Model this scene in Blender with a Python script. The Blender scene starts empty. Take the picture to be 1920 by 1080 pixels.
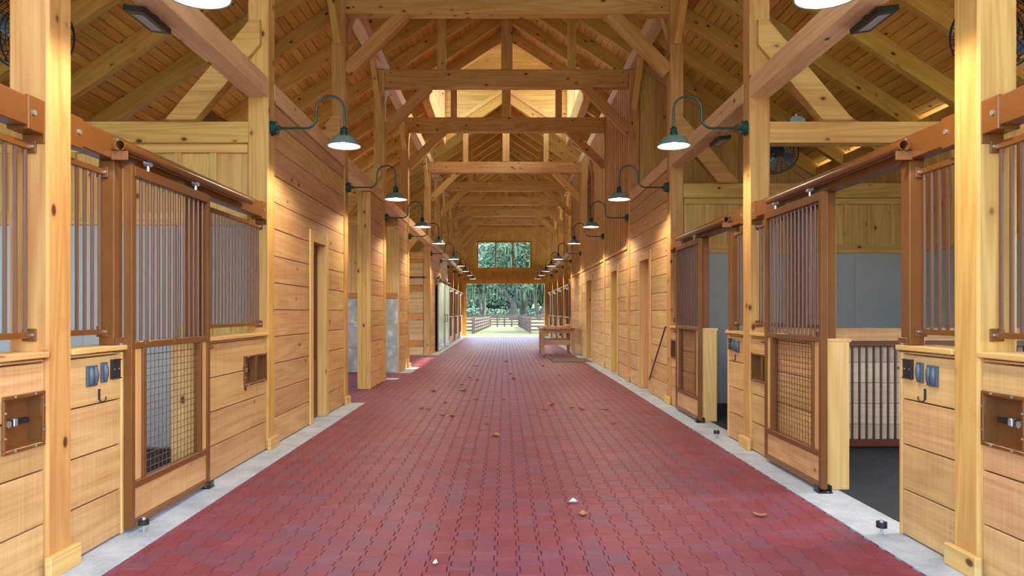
import bpy, bmesh, math, random
import numpy as np
from mathutils import Vector, Matrix

random.seed(7)
C = bpy.context.scene.collection
SC = bpy.context.scene
PI = math.pi

# ------------------------------------------------------------------ camera, world, sun, exposure
CAMZ = 1.377
cam_d = bpy.data.cameras.new('camera'); cam = bpy.data.objects.new('camera', cam_d); C.objects.link(cam)
cam.location = (0, 0, CAMZ); cam.rotation_euler = (PI / 2, 0, 0)
cam_d.sensor_width = 36.0; cam_d.lens = 36.0 * 1350 / 1920
cam_d.shift_x = 14.0 / 1920; cam_d.shift_y = 44.5 / 1920
cam_d.clip_start = 0.05; cam_d.clip_end = 2000
SC.camera = cam

world = bpy.data.worlds.new('sky'); SC.world = world; world.use_nodes = True
wn = world.node_tree; wn.nodes.clear()
sky = wn.nodes.new('ShaderNodeTexSky'); sky.sky_type = 'NISHITA'; sky.sun_disc = False
sky.sun_elevation = math.radians(42); sky.sun_rotation = math.radians(75); sky.air_density = 1.0; sky.dust_density = 2.5; sky.ozone_density = 1.0
hs = wn.nodes.new('ShaderNodeHueSaturation'); hs.inputs['Saturation'].default_value = 0.95
bg = wn.nodes.new('ShaderNodeBackground'); bg.inputs['Strength'].default_value = 0.55
wo = wn.nodes.new('ShaderNodeOutputWorld')
wn.links.new(sky.outputs[0], hs.inputs['Color']); wn.links.new(hs.outputs[0], bg.inputs['Color']); wn.links.new(bg.outputs[0], wo.inputs['Surface'])

sun_d = bpy.data.lights.new('sun', 'SUN'); sun_d.energy = 3.3; sun_d.angle = math.radians(1.5); sun_d.color = (1.0, 0.9, 0.74)
sun = bpy.data.objects.new('sun', sun_d); C.objects.link(sun); sun.rotation_euler = (math.radians(30), 0, math.radians(100))

SC.view_settings.view_transform = 'Standard'; SC.view_settings.look = 'None'
SC.view_settings.gamma = 1.0; SC.view_settings.use_curve_mapping = False
SC.view_settings.exposure = 2.05
LAMP_W = 7.5

# ------------------------------------------------------------------ materials
def srgb(r, g, b):
    f = lambda c: (c / 12.92 if c <= 0.04045 else ((c + 0.055) / 1.055) ** 2.4)
    return (f(r / 255), f(g / 255), f(b / 255), 1)

class NT:
    def __init__(s, name):
        s.m = bpy.data.materials.new(name); s.m.use_nodes = True
        s.t = s.m.node_tree; s.p = s.t.nodes['Principled BSDF']
    def n(s, typ, **kw):
        nd = s.t.nodes.new(typ)
        for k, v in kw.items(): setattr(nd, k, v)
        return nd
    def l(s, a, b): s.t.links.new(a, b)
    def math(s, op, a, b=None, clamp=False):
        nd = s.n('ShaderNodeMath', operation=op, use_clamp=clamp)
        for i, v in enumerate((a, b)):
            if v is None: continue
            if isinstance(v, (int, float)): nd.inputs[i].default_value = v
            else: s.l(v, nd.inputs[i])
        return nd.outputs[0]
    def vmul(s, v, vec):
        nd = s.n('ShaderNodeVectorMath', operation='MULTIPLY'); s.l(v, nd.inputs[0]); nd.inputs[1].default_value = vec
        return nd.outputs[0]
    def noise(s, v, scale=1.0, detail=3.0, rough=0.5, dist=0.0):
        nd = s.n('ShaderNodeTexNoise'); s.l(v, nd.inputs['Vector'])
        nd.inputs['Scale'].default_value = scale; nd.inputs['Detail'].default_value = detail
        nd.inputs['Roughness'].default_value = rough; nd.inputs['Distortion'].default_value = dist
        return nd.outputs['Fac']
    def ramp(s, fac, stops):
        nd = s.n('ShaderNodeValToRGB'); e = nd.color_ramp.elements
        while len(e) < len(stops): e.new(0.5)
        for el, (p, c) in zip(e, stops): el.position = p; el.color = c
        s.l(fac, nd.inputs[0]); return nd.outputs[0]
    def mix(s, fac, a, b, mode='MIX'):
        nd = s.n('ShaderNodeMix', data_type='RGBA', blend_type=mode)
        for i, v in ((0, fac), (6, a), (7, b)):
            if isinstance(v, (int, float)): nd.inputs[i].default_value = v
            elif isinstance(v, tuple): nd.inputs[i].default_value = v
            else: s.l(v, nd.inputs[i])
        return nd.outputs[2]
    def hsv(s, col, h=None, sat=None, val=None):
        nd = s.n('ShaderNodeHueSaturation'); s.l(col, nd.inputs['Color'])
        for k, v in (('Hue', h), ('Saturation', sat), ('Value', val)):
            if v is None: continue
            if isinstance(v, (int, float)): nd.inputs[k].default_value = v
            else: s.l(v, nd.inputs[k])
        return nd.outputs[0]
    def bump(s, h, strength=0.2, dist=0.01):
        nd = s.n('ShaderNodeBump'); nd.inputs['Strength'].default_value = strength; nd.inputs['Distance'].default_value = dist
        s.l(h, nd.inputs['Height']); s.l(nd.outputs[0], s.p.inputs['Normal'])

def plain(name, col, rough=0.5, metal=0.0, spec=0.5, var=0.0, nscale=0.0):
    t = NT(name); p = t.p
    p.inputs['Base Color'].default_value = col; p.inputs['Roughness'].default_value = rough
    p.inputs['Metallic'].default_value = metal; p.inputs['Specular IOR Level'].default_value = spec
    if nscale:
        tc = t.n('ShaderNodeTexCoord')
        f = t.noise(tc.outputs['Object'], nscale, 4.0, 0.6)
        a = tuple(c * (1 - var) for c in col[:3]) + (1,); b = tuple(min(1, c * (1 + var)) for c in col[:3]) + (1,)
        t.l(t.ramp(f, [(0.3, a), (0.7, b)]), p.inputs['Base Color'])
    return t.m

def wood(name, light, dark, knotc=None, knots=0.35, rough=0.6, var=0.12, ringk=26.0, spec=0.3, saw=0.0, rw=.17):
    t = NT(name)
    tc = t.n('ShaderNodeTexCoord'); oi = t.n('ShaderNodeObjectInfo')
    r = oi.outputs['Random']
    r2 = t.math('FRACT', t.math('MULTIPLY', r, 17.31)); r3 = t.math('FRACT', t.math('MULTIPLY', r, 91.7))
    cx = t.n('ShaderNodeCombineXYZ')
    t.l(t.math('MULTIPLY', r, 57.0), cx.inputs[0]); t.l(t.math('MULTIPLY', r2, 31.0), cx.inputs[1]); t.l(t.math('MULTIPLY', r3, 23.0), cx.inputs[2])
    ad = t.n('ShaderNodeVectorMath', operation='ADD'); t.l(tc.outputs['Object'], ad.inputs[0]); t.l(cx.outputs[0], ad.inputs[1])
    v = ad.outputs[0]
    n1 = t.noise(t.vmul(v, (0.22, 3.2, 3.2)), 1.0, 2.0, 0.45, 0.3)
    ring = t.math('ADD', t.math('MULTIPLY', t.math('SINE', t.math('MULTIPLY', n1, ringk * 3)), 0.5), 0.5)
    st = t.noise(t.vmul(v, (1.6, 55, 55)), 1.0, 3.0, 0.6)
    bl = t.noise(t.vmul(v, (0.9, 2.4, 2.4)), 1.0, 3.0)
    f = t.math('ADD', t.math('ADD', t.math('MULTIPLY', ring, rw), t.math('MULTIPLY', st, 0.48)), t.math('MULTIPLY', bl, 0.42))
    if saw:
        sw = t.noise(t.vmul(v, (70, 3, 1.5)), 1.0, 1.0)
        f = t.math('ADD', f, t.math('MULTIPLY', t.math('SUBTRACT', sw, 0.5), saw))
    mid = tuple((a + b) / 2 for a, b in zip(light, dark))
    col = t.ramp(f, [(0.22, dark), (0.50, mid), (0.78, light)])
    vo = t.n('ShaderNodeTexVoronoi', feature='F1'); t.l(t.vmul(v, (4.0, 6.5, 6.5)), vo.inputs['Vector']); vo.inputs['Scale'].default_value = 1.0
    sep = t.n('ShaderNodeSeparateColor'); t.l(vo.outputs['Color'], sep.inputs[0])
    has = t.math('LESS_THAN', sep.outputs[0], knots)
    mr = t.n('ShaderNodeMapRange'); mr.interpolation_type = 'SMOOTHSTEP'
    t.l(vo.outputs['Distance'], mr.inputs[0]); mr.inputs[1].default_value = 0.08; mr.inputs[2].default_value = 0.17
    mr.inputs[3].default_value = 1.0; mr.inputs[4].default_value = 0.0
    km = t.math('MULTIPLY', mr.outputs[0], has)
    mh = t.n('ShaderNodeMapRange'); mh.interpolation_type = 'SMOOTHSTEP'
    t.l(vo.outputs['Distance'], mh.inputs[0]); mh.inputs[1].default_value = 0.12; mh.inputs[2].default_value = 0.36
    mh.inputs[3].default_value = 0.35; mh.inputs[4].default_value = 0.0
    halo = t.math('MULTIPLY', mh.outputs[0], has)
    kc = knotc or srgb(66, 32, 12)
    col = t.mix(halo, col, dark); col = t.mix(t.math('MULTIPLY', km, 0.9), col, kc)
    val = t.math('ADD', t.math('MULTIPLY', r2, 2 * var), 1 - var)
    hue = t.math('ADD', t.math('MULTIPLY', r3, 0.022), 0.489)
    t.l(t.hsv(col, hue, None, val), t.p.inputs['Base Color'])
    t.p.inputs['Roughness'].default_value = rough; t.p.inputs['Specular IOR Level'].default_value = spec
    t.bump(f, 0.15, 0.006)
    return t.m

M = {}
M['timber'] = wood('timber', srgb(216, 174, 100), srgb(174, 120, 56), knots=0.55, var=0.08)
M['timber_dark'] = wood('timber_dark', srgb(226, 186, 98), srgb(188, 140, 60), knots=0.65, var=0.10)
M['deck'] = wood('deck', srgb(230, 180, 92), srgb(194, 140, 58), knots=0.3, var=0.14)
M['plank'] = wood('plank', srgb(218, 180, 124), srgb(174, 126, 74), knots=0.16, var=0.10, ringk=20, saw=0.25, rw=.14)
M['board'] = wood('board', srgb(228, 190, 116), srgb(186, 138, 66), knots=0.25, var=0.10)
M['pink'] = wood('pink', srgb(232, 194, 144), srgb(198, 152, 102), knots=0.3, var=0.08)
M['trimwood'] = wood('trimwood', srgb(222, 182, 118), srgb(190, 142, 82), knots=0.12, var=0.06)
M['endboard'] = wood('endboard', srgb(200, 140, 70), srgb(150, 92, 36), knots=0.3, var=0.12)
M['bench'] = wood('bench', srgb(200, 158, 124), srgb(150, 106, 76), knots=0.2, var=0.16)
M['palewood'] = wood('palewood', srgb(224, 208, 180), srgb(188, 168, 138), knots=0.3)
M['fence'] = wood('fence', srgb(104, 88, 76), srgb(74, 60, 52), knots=0.05, var=0.15)
M['brown'] = plain('brown_steel', srgb(112, 68, 28), 0.32, 0.0, 0.6, 0.12, 3.0)
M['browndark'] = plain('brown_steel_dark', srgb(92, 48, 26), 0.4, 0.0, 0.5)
M['bar'] = plain('brown_bar', srgb(98, 58, 34), 0.36, 0.0, 0.4)
M['zinc'] = plain('zinc', srgb(190, 200, 200), 0.35, 0.8)
M['bronze'] = plain('dark_bronze', srgb(70, 52, 42), 0.5, 0.3)
M['black'] = plain('black_plastic', srgb(28, 32, 36), 0.35)
M['slate'] = plain('slate_plastic', srgb(70, 84, 96), 0.28)
M['rubber'] = plain('black_rubber', srgb(38, 46, 54), 0.75, 0, 0.3, 0.35, 5.0)
M['gray'] = plain('grey_sheet', srgb(172, 178, 174), 0.4, 0, 0.4, 0.04, 1.0)
M['green'] = plain('green_enamel', srgb(10, 66, 58), 0.22, 0, 0.6)
M['shade'] = plain('shade_enamel', srgb(100, 124, 114), 0.3, 0, 0.6)
M['white'] = plain('white_enamel', srgb(246, 240, 232), 0.4)
M['boxmetal'] = plain('box_metal', srgb(120, 148, 142), 0.4, 0.4)
M['grass_tint'] = plain('grass_reflection_tint', srgb(176, 200, 176), 0.22, 0, 0.6)  # green base colour imitates pasture reflected in the sliding doors
M['glass'] = plain('dark_glass', srgb(44, 48, 52), 0.06, 0, 0.8)
M['mat'] = plain('doormat', srgb(128, 112, 108), 0.95, 0, 0.1, 0.2, 30)
M['roofing'] = plain('roofing', srgb(90, 92, 94), 0.6)
M['bark'] = plain('bark', srgb(74, 71, 64), 0.9, 0, 0.1, 0.35, 1.2)
M['moss'] = plain('moss', srgb(92, 106, 88), 0.9, 0, 0.1)
M['paper'] = plain('pale_scrap', srgb(226, 230, 226), 0.8)

def emit(name, col, s):
    t = NT(name); t.p.inputs['Emission Color'].default_value = col; t.p.inputs['Emission Strength'].default_value = s
    t.p.inputs['Base Color'].default_value = col
    return t.m
M['bulb'] = emit('bulb', (1.0, 0.86, 0.66, 1), 14.0)
M['led'] = plain('frosted_lens', srgb(150, 156, 158), 0.3)

def leafmat(name, cols, trans=0.25):
    t = NT(name); tc = t.n('ShaderNodeTexCoord')
    f = t.noise(tc.outputs['Object'], 0.55, 3.0)
    t.l(t.ramp(f, [(0.3, cols[0]), (0.5, cols[1]), (0.72, cols[2])]), t.p.inputs['Base Color'])
    t.p.inputs['Roughness'].default_value = 0.6; t.p.inputs['Specular IOR Level'].default_value = 0.25
    return t.m
M['leaf'] = leafmat('oak_foliage', [srgb(72, 100, 82), srgb(98, 124, 100), srgb(130, 146, 112)])
M['leaf2'] = leafmat('far_foliage', [srgb(80, 110, 94), srgb(110, 136, 114), srgb(152, 156, 122)])
M['dryleaf'] = plain('dry_leaf', srgb(156, 112, 76), 0.8, 0, 0.2, 0.4, 20)

def mk_paver():
    t = NT('red_rubber'); tc = t.n('ShaderNodeTexCoord'); oi = t.n('ShaderNodeObjectInfo')
    at = t.n('ShaderNodeAttribute'); at.attribute_name = 'rnd'
    r = t.math('FRACT', t.math('ADD', oi.outputs['Random'], at.outputs['Fac']))
    geo = t.n('ShaderNodeNewGeometry')
    big = t.noise(geo.outputs['Position'], 0.8, 4.0, 0.6)
    fine = t.noise(geo.outputs['Position'], 260, 2.0)
    col = t.ramp(r, [(0.0, srgb(120, 52, 60)), (0.35, srgb(130, 56, 66)), (0.7, srgb(124, 62, 77)), (1.0, srgb(112, 66, 82))])
    dust = t.math('MULTIPLY', t.noise(t.vmul(geo.outputs['Position'], (1.6, 3.2, 1)), 1.2, 5.0, 0.65), 1.0)
    dm = t.n('ShaderNodeMapRange'); t.l(dust, dm.inputs[0]); dm.inputs[1].default_value = 0.5; dm.inputs[2].default_value = 0.8; dm.inputs[4].default_value = 0.28
    col = t.mix(dm.outputs[0], col, srgb(158, 116, 128))
    val = t.math('ADD', t.math('ADD', t.math('MULTIPLY', big, 0.3), t.math('MULTIPLY', fine, 0.3)), 0.7)
    t.l(t.hsv(col, None, 1.0, val), t.p.inputs['Base Color'])
    t.p.inputs['Roughness'].default_value = 0.5; t.p.inputs['Specular IOR Level'].default_value = 0.34
    t.bump(fine, 0.35, 0.002)
    return t.m
M['paver'] = mk_paver()

def mk_concrete():
    t = NT('concrete'); geo = t.n('ShaderNodeNewGeometry')
    a = t.noise(geo.outputs['Position'], 3.0, 6.0, 0.65); b = t.noise(geo.outputs['Position'], 45, 3.0)
    f = t.math('ADD', t.math('MULTIPLY', a, 0.75), t.math('MULTIPLY', b, 0.25))
    t.l(t.ramp(f, [(0.3, srgb(140, 148, 154)), (0.5, srgb(170, 180, 188)), (0.7, srgb(196, 204, 210))]), t.p.inputs['Base Color'])
    t.p.inputs['Roughness'].default_value = 0.7; t.bump(b, 0.2, 0.003); return t.m
M['concrete'] = mk_concrete()

def mk_tile():
    t = NT('grey_stone_tile'); tc = t.n('ShaderNodeTexCoord'); oi = t.n('ShaderNodeObjectInfo')
    ad = t.n('ShaderNodeVectorMath', operation='ADD'); t.l(tc.outputs['Object'], ad.inputs[0]); t.l(oi.outputs['Random'], ad.inputs[1])
    a = t.noise(ad.outputs[0], 2.2, 6.0, 0.6, 1.2)
    t.l(t.ramp(a, [(0.3, srgb(140, 138, 132)), (0.52, srgb(168, 166, 158)), (0.6, srgb(206, 204, 196)), (0.66, srgb(164, 162, 155))]), t.p.inputs['Base Color'])
    t.p.inputs['Roughness'].default_value = 0.45; return t.m
M['tile'] = mk_tile()

def mk_grass():
    t = NT('pasture'); geo = t.n('ShaderNodeNewGeometry')
    a = t.noise(t.vmul(geo.outputs['Position'], (0.12, 0.05, 1)), 1.0, 5.0, 0.6); b = t.noise(geo.outputs['Position'], 2.5, 4.0, 0.7)
    f = t.math('ADD', t.math('MULTIPLY', a, 0.75), t.math('MULTIPLY', b, 0.25))
    t.l(t.ramp(f, [(0.32, srgb(52, 66, 36)), (0.48, srgb(78, 86, 52)), (0.62, srgb(100, 94, 64)), (0.75, srgb(106, 90, 68))]), t.p.inputs['Base Color'])
    t.p.inputs['Roughness'].default_value = 0.9; t.p.inputs['Specular IOR Level'].default_value = 0.1; return t.m
M['grass'] = mk_grass()

# ------------------------------------------------------------------ mesh helpers
def link(o, parent=None):
    C.objects.link(o)
    if parent is not None: o.parent = parent
    return o
def thing(name, label, cat, loc=(0, 0, 0), group=None):
    o = bpy.data.objects.new(name, None); link(o); o.empty_display_size = 0.1
    o.location = loc; o['label'] = label; o['category'] = cat
    if group: o['group'] = group
    return o
def struct(name):
    o = bpy.data.objects.new(name, None); link(o); o['kind'] = 'structure'; return o
def tag(o, label, cat, group=None):
    o['label'] = label; o['category'] = cat
    if group: o['group'] = group
    return o
def off(parent):
    return Vector(parent.location) if parent is not None and parent.parent is None else (Vector(parent.location) + off(parent.parent) if parent is not None else Vector((0, 0, 0)))
def put(name, me, parent, loc, rot=None):
    """loc is in world space; parents are never rotated"""
    o = bpy.data.objects.new(name, me); link(o, parent)
    l = Vector(loc) - (off(parent) if parent is not None else Vector((0, 0, 0)))
    if rot is None: o.location = l
    else: o.matrix_local = Matrix.Translation(l) @ rot.to_4x4()
    return o

_mc = {}
def box_mesh(lx, ly, lz, mat, bev=0.004):
    k = (round(lx, 4), round(ly, 4), round(lz, 4), mat, bev)
    if k in _mc: return _mc[k]
    bm = bmesh.new(); bmesh.ops.create_cube(bm, size=1.0)
    for v in bm.verts: v.co = Vector((v.co.x * lx, v.co.y * ly, v.co.z * lz))
    if bev: bmesh.ops.bevel(bm, geom=list(bm.edges), offset=min(bev, lx * .3, ly * .3, lz * .3), segments=1, affect='EDGES')
    me = bpy.data.meshes.new('box'); bm.to_mesh(me); bm.free(); me.materials.append(M[mat]); _mc[k] = me
    return me
RY = Matrix(((0, -1, 0), (1, 0, 0), (0, 0, 1)))      # local x -> world y, local y -> -x
def beam(name, p0, p1, w, h, mat, parent, bev=0.006, up=(0, 0, 1)):
    """timber whose length runs along its local x; w across, h in the 'up' direction"""
    p0, p1 = Vector(p0), Vector(p1); d = p1 - p0; L = d.length; x = d.normalized(); u = Vector(up)
    if abs(x.dot(u)) > 0.99: u = Vector((0, 1, 0))
    y = u.cross(x).normalized(); z = x.cross(y)
    return put(name, box_mesh(L, w, h, mat, bev), parent, (p0 + p1) / 2, Matrix((x, y, z)).transposed())
def bx(name, x0, x1, y0, y1, z0, z1, mat, parent, bev=0.004, along='auto'):
    """axis-aligned box; grain along its longest side (or 'x','y','z')"""
    dx, dy, dz = abs(x1 - x0), abs(y1 - y0), abs(z1 - z0); c = ((x0 + x1) / 2, (y0 + y1) / 2, (z0 + z1) / 2)
    if along == 'auto': along = 'xyz'[max(range(3), key=lambda i: (dx, dy, dz)[i])]
    if along == 'x': return put(name, box_mesh(dx, dy, dz, mat, bev), parent, c)
    if along == 'y': return put(name, box_mesh(dy, dx, dz, mat, bev), parent, c, RY)
    return put(name, box_mesh(dz, dx, dy, mat, bev), parent, c, Matrix(((0, 1, 0), (0, 0, 1), (1, 0, 0))))
def prism_mesh(poly, th, mat):
    bm = bmesh.new(); h = th / 2
    a = [bm.verts.new((p[0], -h, p[1])) for p in poly]; b = [bm.verts.new((p[0], h, p[1])) for p in poly]
    bm.faces.new(a); bm.faces.new(list(reversed(b))); n = len(poly)
    for i in range(n): bm.faces.new((a[i], b[i], b[(i + 1) % n], a[(i + 1) % n])) 
    bmesh.ops.recalc_face_normals(bm, faces=list(bm.faces))
    bmesh.ops.bevel(bm, geom=[e for e in bm.edges if abs(e.verts[0].co.y - e.verts[1].co.y) < 1e-6], offset=0.003, segments=1, affect='EDGES')
    me = bpy.data.meshes.new('prism'); bm.to_mesh(me); bm.free(); me.materials.append(M[mat]); return me
def tube_geom(pts, r, n=8, r2=None, caps=True, closed=False):
    pts = [Vector(p) for p in pts]; vs, fs = [], []; m = len(pts); prev = None
    for i, p in enumerate(pts):
        t = (pts[(i + 1) % m] - pts[i - 1]) if closed else (pts[min(i + 1, m - 1)] - pts[max(i - 1, 0)])
        t.normalize()
        ref = prev if prev is not None else (Vector((0, 0, 1)) if abs(t.z) < 0.9 else Vector((0, 1, 0)))
        b = (ref - t * ref.dot(t)).normalized(); prev = b; c = t.cross(b)
        rr = r if r2 is None else r + (r2 - r) * i / (m - 1)
        for k in range(n): vs.append(p + (b * math.cos(2 * PI * k / n) + c * math.sin(2 * PI * k / n)) * rr)
    for i in range(m if closed else m - 1):
        j = (i + 1) % m
        for k in range(n): fs.append((i * n + k, i * n + (k + 1) % n, j * n + (k + 1) % n, j * n + k))
    if caps and not closed: fs.append(tuple(reversed(range(n)))); fs.append(tuple(range((m - 1) * n, m * n)))
    return vs, fs
def pack(geoms, mat, smooth=False):
    V, F = [], []
    for vs, fs in geoms:
        o = len(V); V += [tuple(v) for v in vs]; F += [tuple(i + o for i in f) for f in fs]
    me = bpy.data.meshes.new('m'); me.from_pydata(V, [], F); me.validate()
    bm = bmesh.new(); bm.from_mesh(me); bmesh.ops.recalc_face_normals(bm, faces=list(bm.faces)); bm.to_mesh(me); bm.free()
    me.materials.append(M[mat])
    if smooth: me.polygons.foreach_set('use_smooth', [True] * len(me.polygons)); me.set_sharp_from_angle(angle=math.radians(40))
    return me
def box_geom(x0, x1, y0, y1, z0, z1):
    vs = [(x, y, z) for x in (x0, x1) for y in (y0, y1) for z in (z0, z1)]
    return vs, [(0, 1, 3, 2), (4, 6, 7, 5), (0, 4, 5, 1), (2, 3, 7, 6), (0, 2, 6, 4), (1, 5, 7, 3)]
def cyl(name, p0, p1, r, mat, parent, n=10):
    p0, p1 = Vector(p0), Vector(p1); L = (p1 - p0).length
    k = ('cyl', round(L, 4), r, mat, n)
    if k not in _mc: _mc[k] = pack([tube_geom([(-L / 2, 0, 0), (L / 2, 0, 0)], r, n)], mat, True)
    x = (p1 - p0).normalized(); u = Vector((0, 0, 1)) if abs(x.z) < .9 else Vector((0, 1, 0)); y = u.cross(x).normalized()
    return put(name, _mc[k], parent, (p0 + p1) / 2, Matrix((x, y, x.cross(y))).transposed())
def lathe(profile, n=24):
    vs, fs = [], []; m = len(profile)
    for k in range(n):
        a = 2 * PI * k / n
        for r, z in profile: vs.append((r * math.cos(a), r * math.sin(a), z))
    for k in range(n):
        j = (k + 1) % n
        for i in range(m - 1): fs.append((k * m + i, k * m + i + 1, j * m + i + 1, j * m + i))
    return vs, fs

# ------------------------------------------------------------------ layout
P = [0.25, 3.70, 7.15, 10.60, 14.07, 17.55, 22.77, 26.20, 29.60, 33.05, 36.50]   # near faces of the timber posts
PW = 0.205
END = 40.2
XC = 0.044
FACE = {-1: 2.366, 1: 2.454}                       # wall faces, measured from the camera axis
def X(s, d): return s * (FACE[s] + d)
WING = 6.1
SL = 0.667
RAFZ = 8.05
def rafz(x): return RAFZ - SL * abs(x - XC)
MX = 2.0                                           # half width of the raised lantern over the crossing
LY0, LY1 = P[5] + 0.28, P[6] - 0.02

# ------------------------------------------------------------------ floor and ground
ground = bpy.data.meshes.new('g'); ground.from_pydata([(-400, -60, 0), (400, -60, 0), (400, 700, 0), (-400, 700, 0)], [], [(0, 1, 2, 3)]); ground.materials.append(M['grass'])
g = put('ground', ground, None, (0, 0, -0.09)); g['kind'] = 'structure'
floor = bx('floor', -6.6, 6.7, -0.6, END + 0.25, -0.3, -0.03, 'concrete', None, 0, 'x'); floor['kind'] = 'structure'

for nm, a, b, c, d in (('apron', -15, 15, -9, -0.6), ('apron', 6.7, 15, -0.6, END - 4), ('apron', -15, -6.6, -0.6, END - 4)):  # added paving out of view, bounces sunlight up to the roof
    o = bx(nm, a, b, c, d, -0.3, -0.05, 'concrete', None, 0, 'x'); o['kind'] = 'structure'
# interlocking rubber pavers, I-shaped
PC, PR = 0.125, 0.175
fl, ws, q = 0.0710, 0.0535, PR / 4
HALF = [(-fl, -PR / 2), (fl, -PR / 2), (fl, -q), (ws, -q), (ws, q), (fl, q), (fl, PR / 2), (-fl, PR / 2), (-fl, q), (-ws, q), (-ws, -q), (-fl, -q)]
def inset(p, e):
    s = lambda v, k: v - math.copysign(e * k, v)
    return [(s(x, 1), s(y, 1 if abs(abs(y) - PR / 2) < 1e-6 else (1 if abs(x) == fl else 1))) for x, y in p]
outl = inset(HALF, 0.0008); topl = [(x - math.copysign(0.0026, x), y - math.copysign(0.0026, y) * (1 if abs(abs(y) - PR / 2) < 1e-3 else 1)) for x, y in outl]
def paver_template():
    vs = [(x, y, -0.03) for x, y in outl] + [(x, y, -0.005) for x, y in outl] + [(x, y, 0.0) for x, y in topl]
    fs = [tuple(range(24, 36))]
    for i in range(12):
        j = (i + 1) % 12; fs += [(i, j, 12 + j, 12 + i), (12 + i, 12 + j, 24 + j, 24 + i)]
    return vs, fs
pv, pf = paver_template()
pme = bpy.data.meshes.new('paver'); pme.from_pydata(pv, [], pf); pme.materials.append(M['paver'])
cells = []
x_r, x_l = 2.20, -2.12
ci = 0
x = x_r - PC / 2
while x > -6.9:
    sh = 0 if ci % 2 == 0 else PR / 2
    if x > x_l: yr = [(0.0, END - 0.02)]
    else: yr = [(P[3] + 0.26, 16.22), (P[5] + 0.25, P[6] - 0.05)] if x > -6.0 else [(P[5] + 0.25, P[6] - 0.05)]
    for a, b in yr:
        k = math.ceil((a - sh) / PR)
        while k * PR + sh < b:
            cells.append((x, k * PR + sh)); k += 1
    x -= PC; ci += 1
inview = lambda c: 3.72 < c[1] and abs(c[0]) < 0.71 * c[1] + 0.05
cells.sort(key=lambda c: (0 if inview(c) else 1, c[1] + 0.02 * abs(c[0])))
for cx_, cy_ in cells[:300]:
    o = put('paver', pme, floor, (cx_, cy_, random.uniform(-0.0015, 0.0)))
rest = np.array(cells[300:]); tv = np.array(pv); n = len(rest)
V = np.repeat(tv[None], n, 0); V[:, :, 0] += rest[:, None, 0]; V[:, :, 1] += rest[:, None, 1]
V[:, :, 2] += np.random.default_rng(3).uniform(-0.002, 0.0, n)[:, None]
F = []
for i in range(n):
    o_ = i * 36; F += [tuple(v + o_ for v in f) for f in pf]
fm = bpy.data.meshes.new('field'); fm.from_pydata(V.reshape(-1, 3).tolist(), [], F); fm.materials.append(M['paver'])
at = fm.attributes.new('rnd', 'FLOAT', 'FACE'); at.data.foreach_set('value', np.repeat(np.random.default_rng(5).uniform(0, 1, n), len(pf)).astype(np.float32))
fo = put('paving_field', fm, floor, (0, 0, 0)); fo['kind'] = 'stuff'; fo['label'] = 'remaining red interlocking rubber pavers farther down the aisle'
# concrete strips along the walls
for a, b in ((-0.6, 2.0), (2.0, 5.2), (5.2, 8.4), (8.4, 10.86)): bx('concrete_strip', -2.75, -2.105, a, b - 0.004, -0.2, 0.004, 'concrete', floor, 0.002)
bx('concrete_strip', -2.55, -2.17, 14.62, 14.9, -0.2, 0.004, 'concrete', floor, 0.002)
bx('concrete_strip', -2.75, -2.105, 16.18, P[5] + 0.28, -0.2, 0.004, 'concrete', floor, 0.002)
for a, b in ((P[6] - 0.04, 29), (29, 35), (35, END)): bx('concrete_strip', -2.75, -2.105, a, b - 0.004, -0.2, 0.004, 'concrete', floor, 0.002)
for a, b in ((-0.6, 2.2), (2.2, 5.0), (5.0, 7.9), (7.9, 11.0), (11, 15), (15, 20), (20, 25), (25, 30), (30, END)): bx('concrete_strip', 2.205, 2.85, a, b - 0.004, -0.2, 0.004, 'concrete', floor, 0.002)
bx('concrete_sill', -6.6, 6.7, END - 0.05, END + 0.25, -0.2, 0.006, 'concrete', floor, 0.002)
for s in (-1, 1):
    for a, b in ((0.4, 3.75), (3.75, 7.2), (7.2, 10.6)):
        if s < 0 and a > 7: continue
        for k in range(3):
            xa = X(s, 0.12 + k * 1.16); xb = X(s, 0.12 + (k + 1) * 1.16 - 0.006)
            bx('rubber_mat', min(xa, xb), max(xa, xb), a, b - 0.006, -0.03, 0.008, 'rubber', floor, 0.003)

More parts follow.
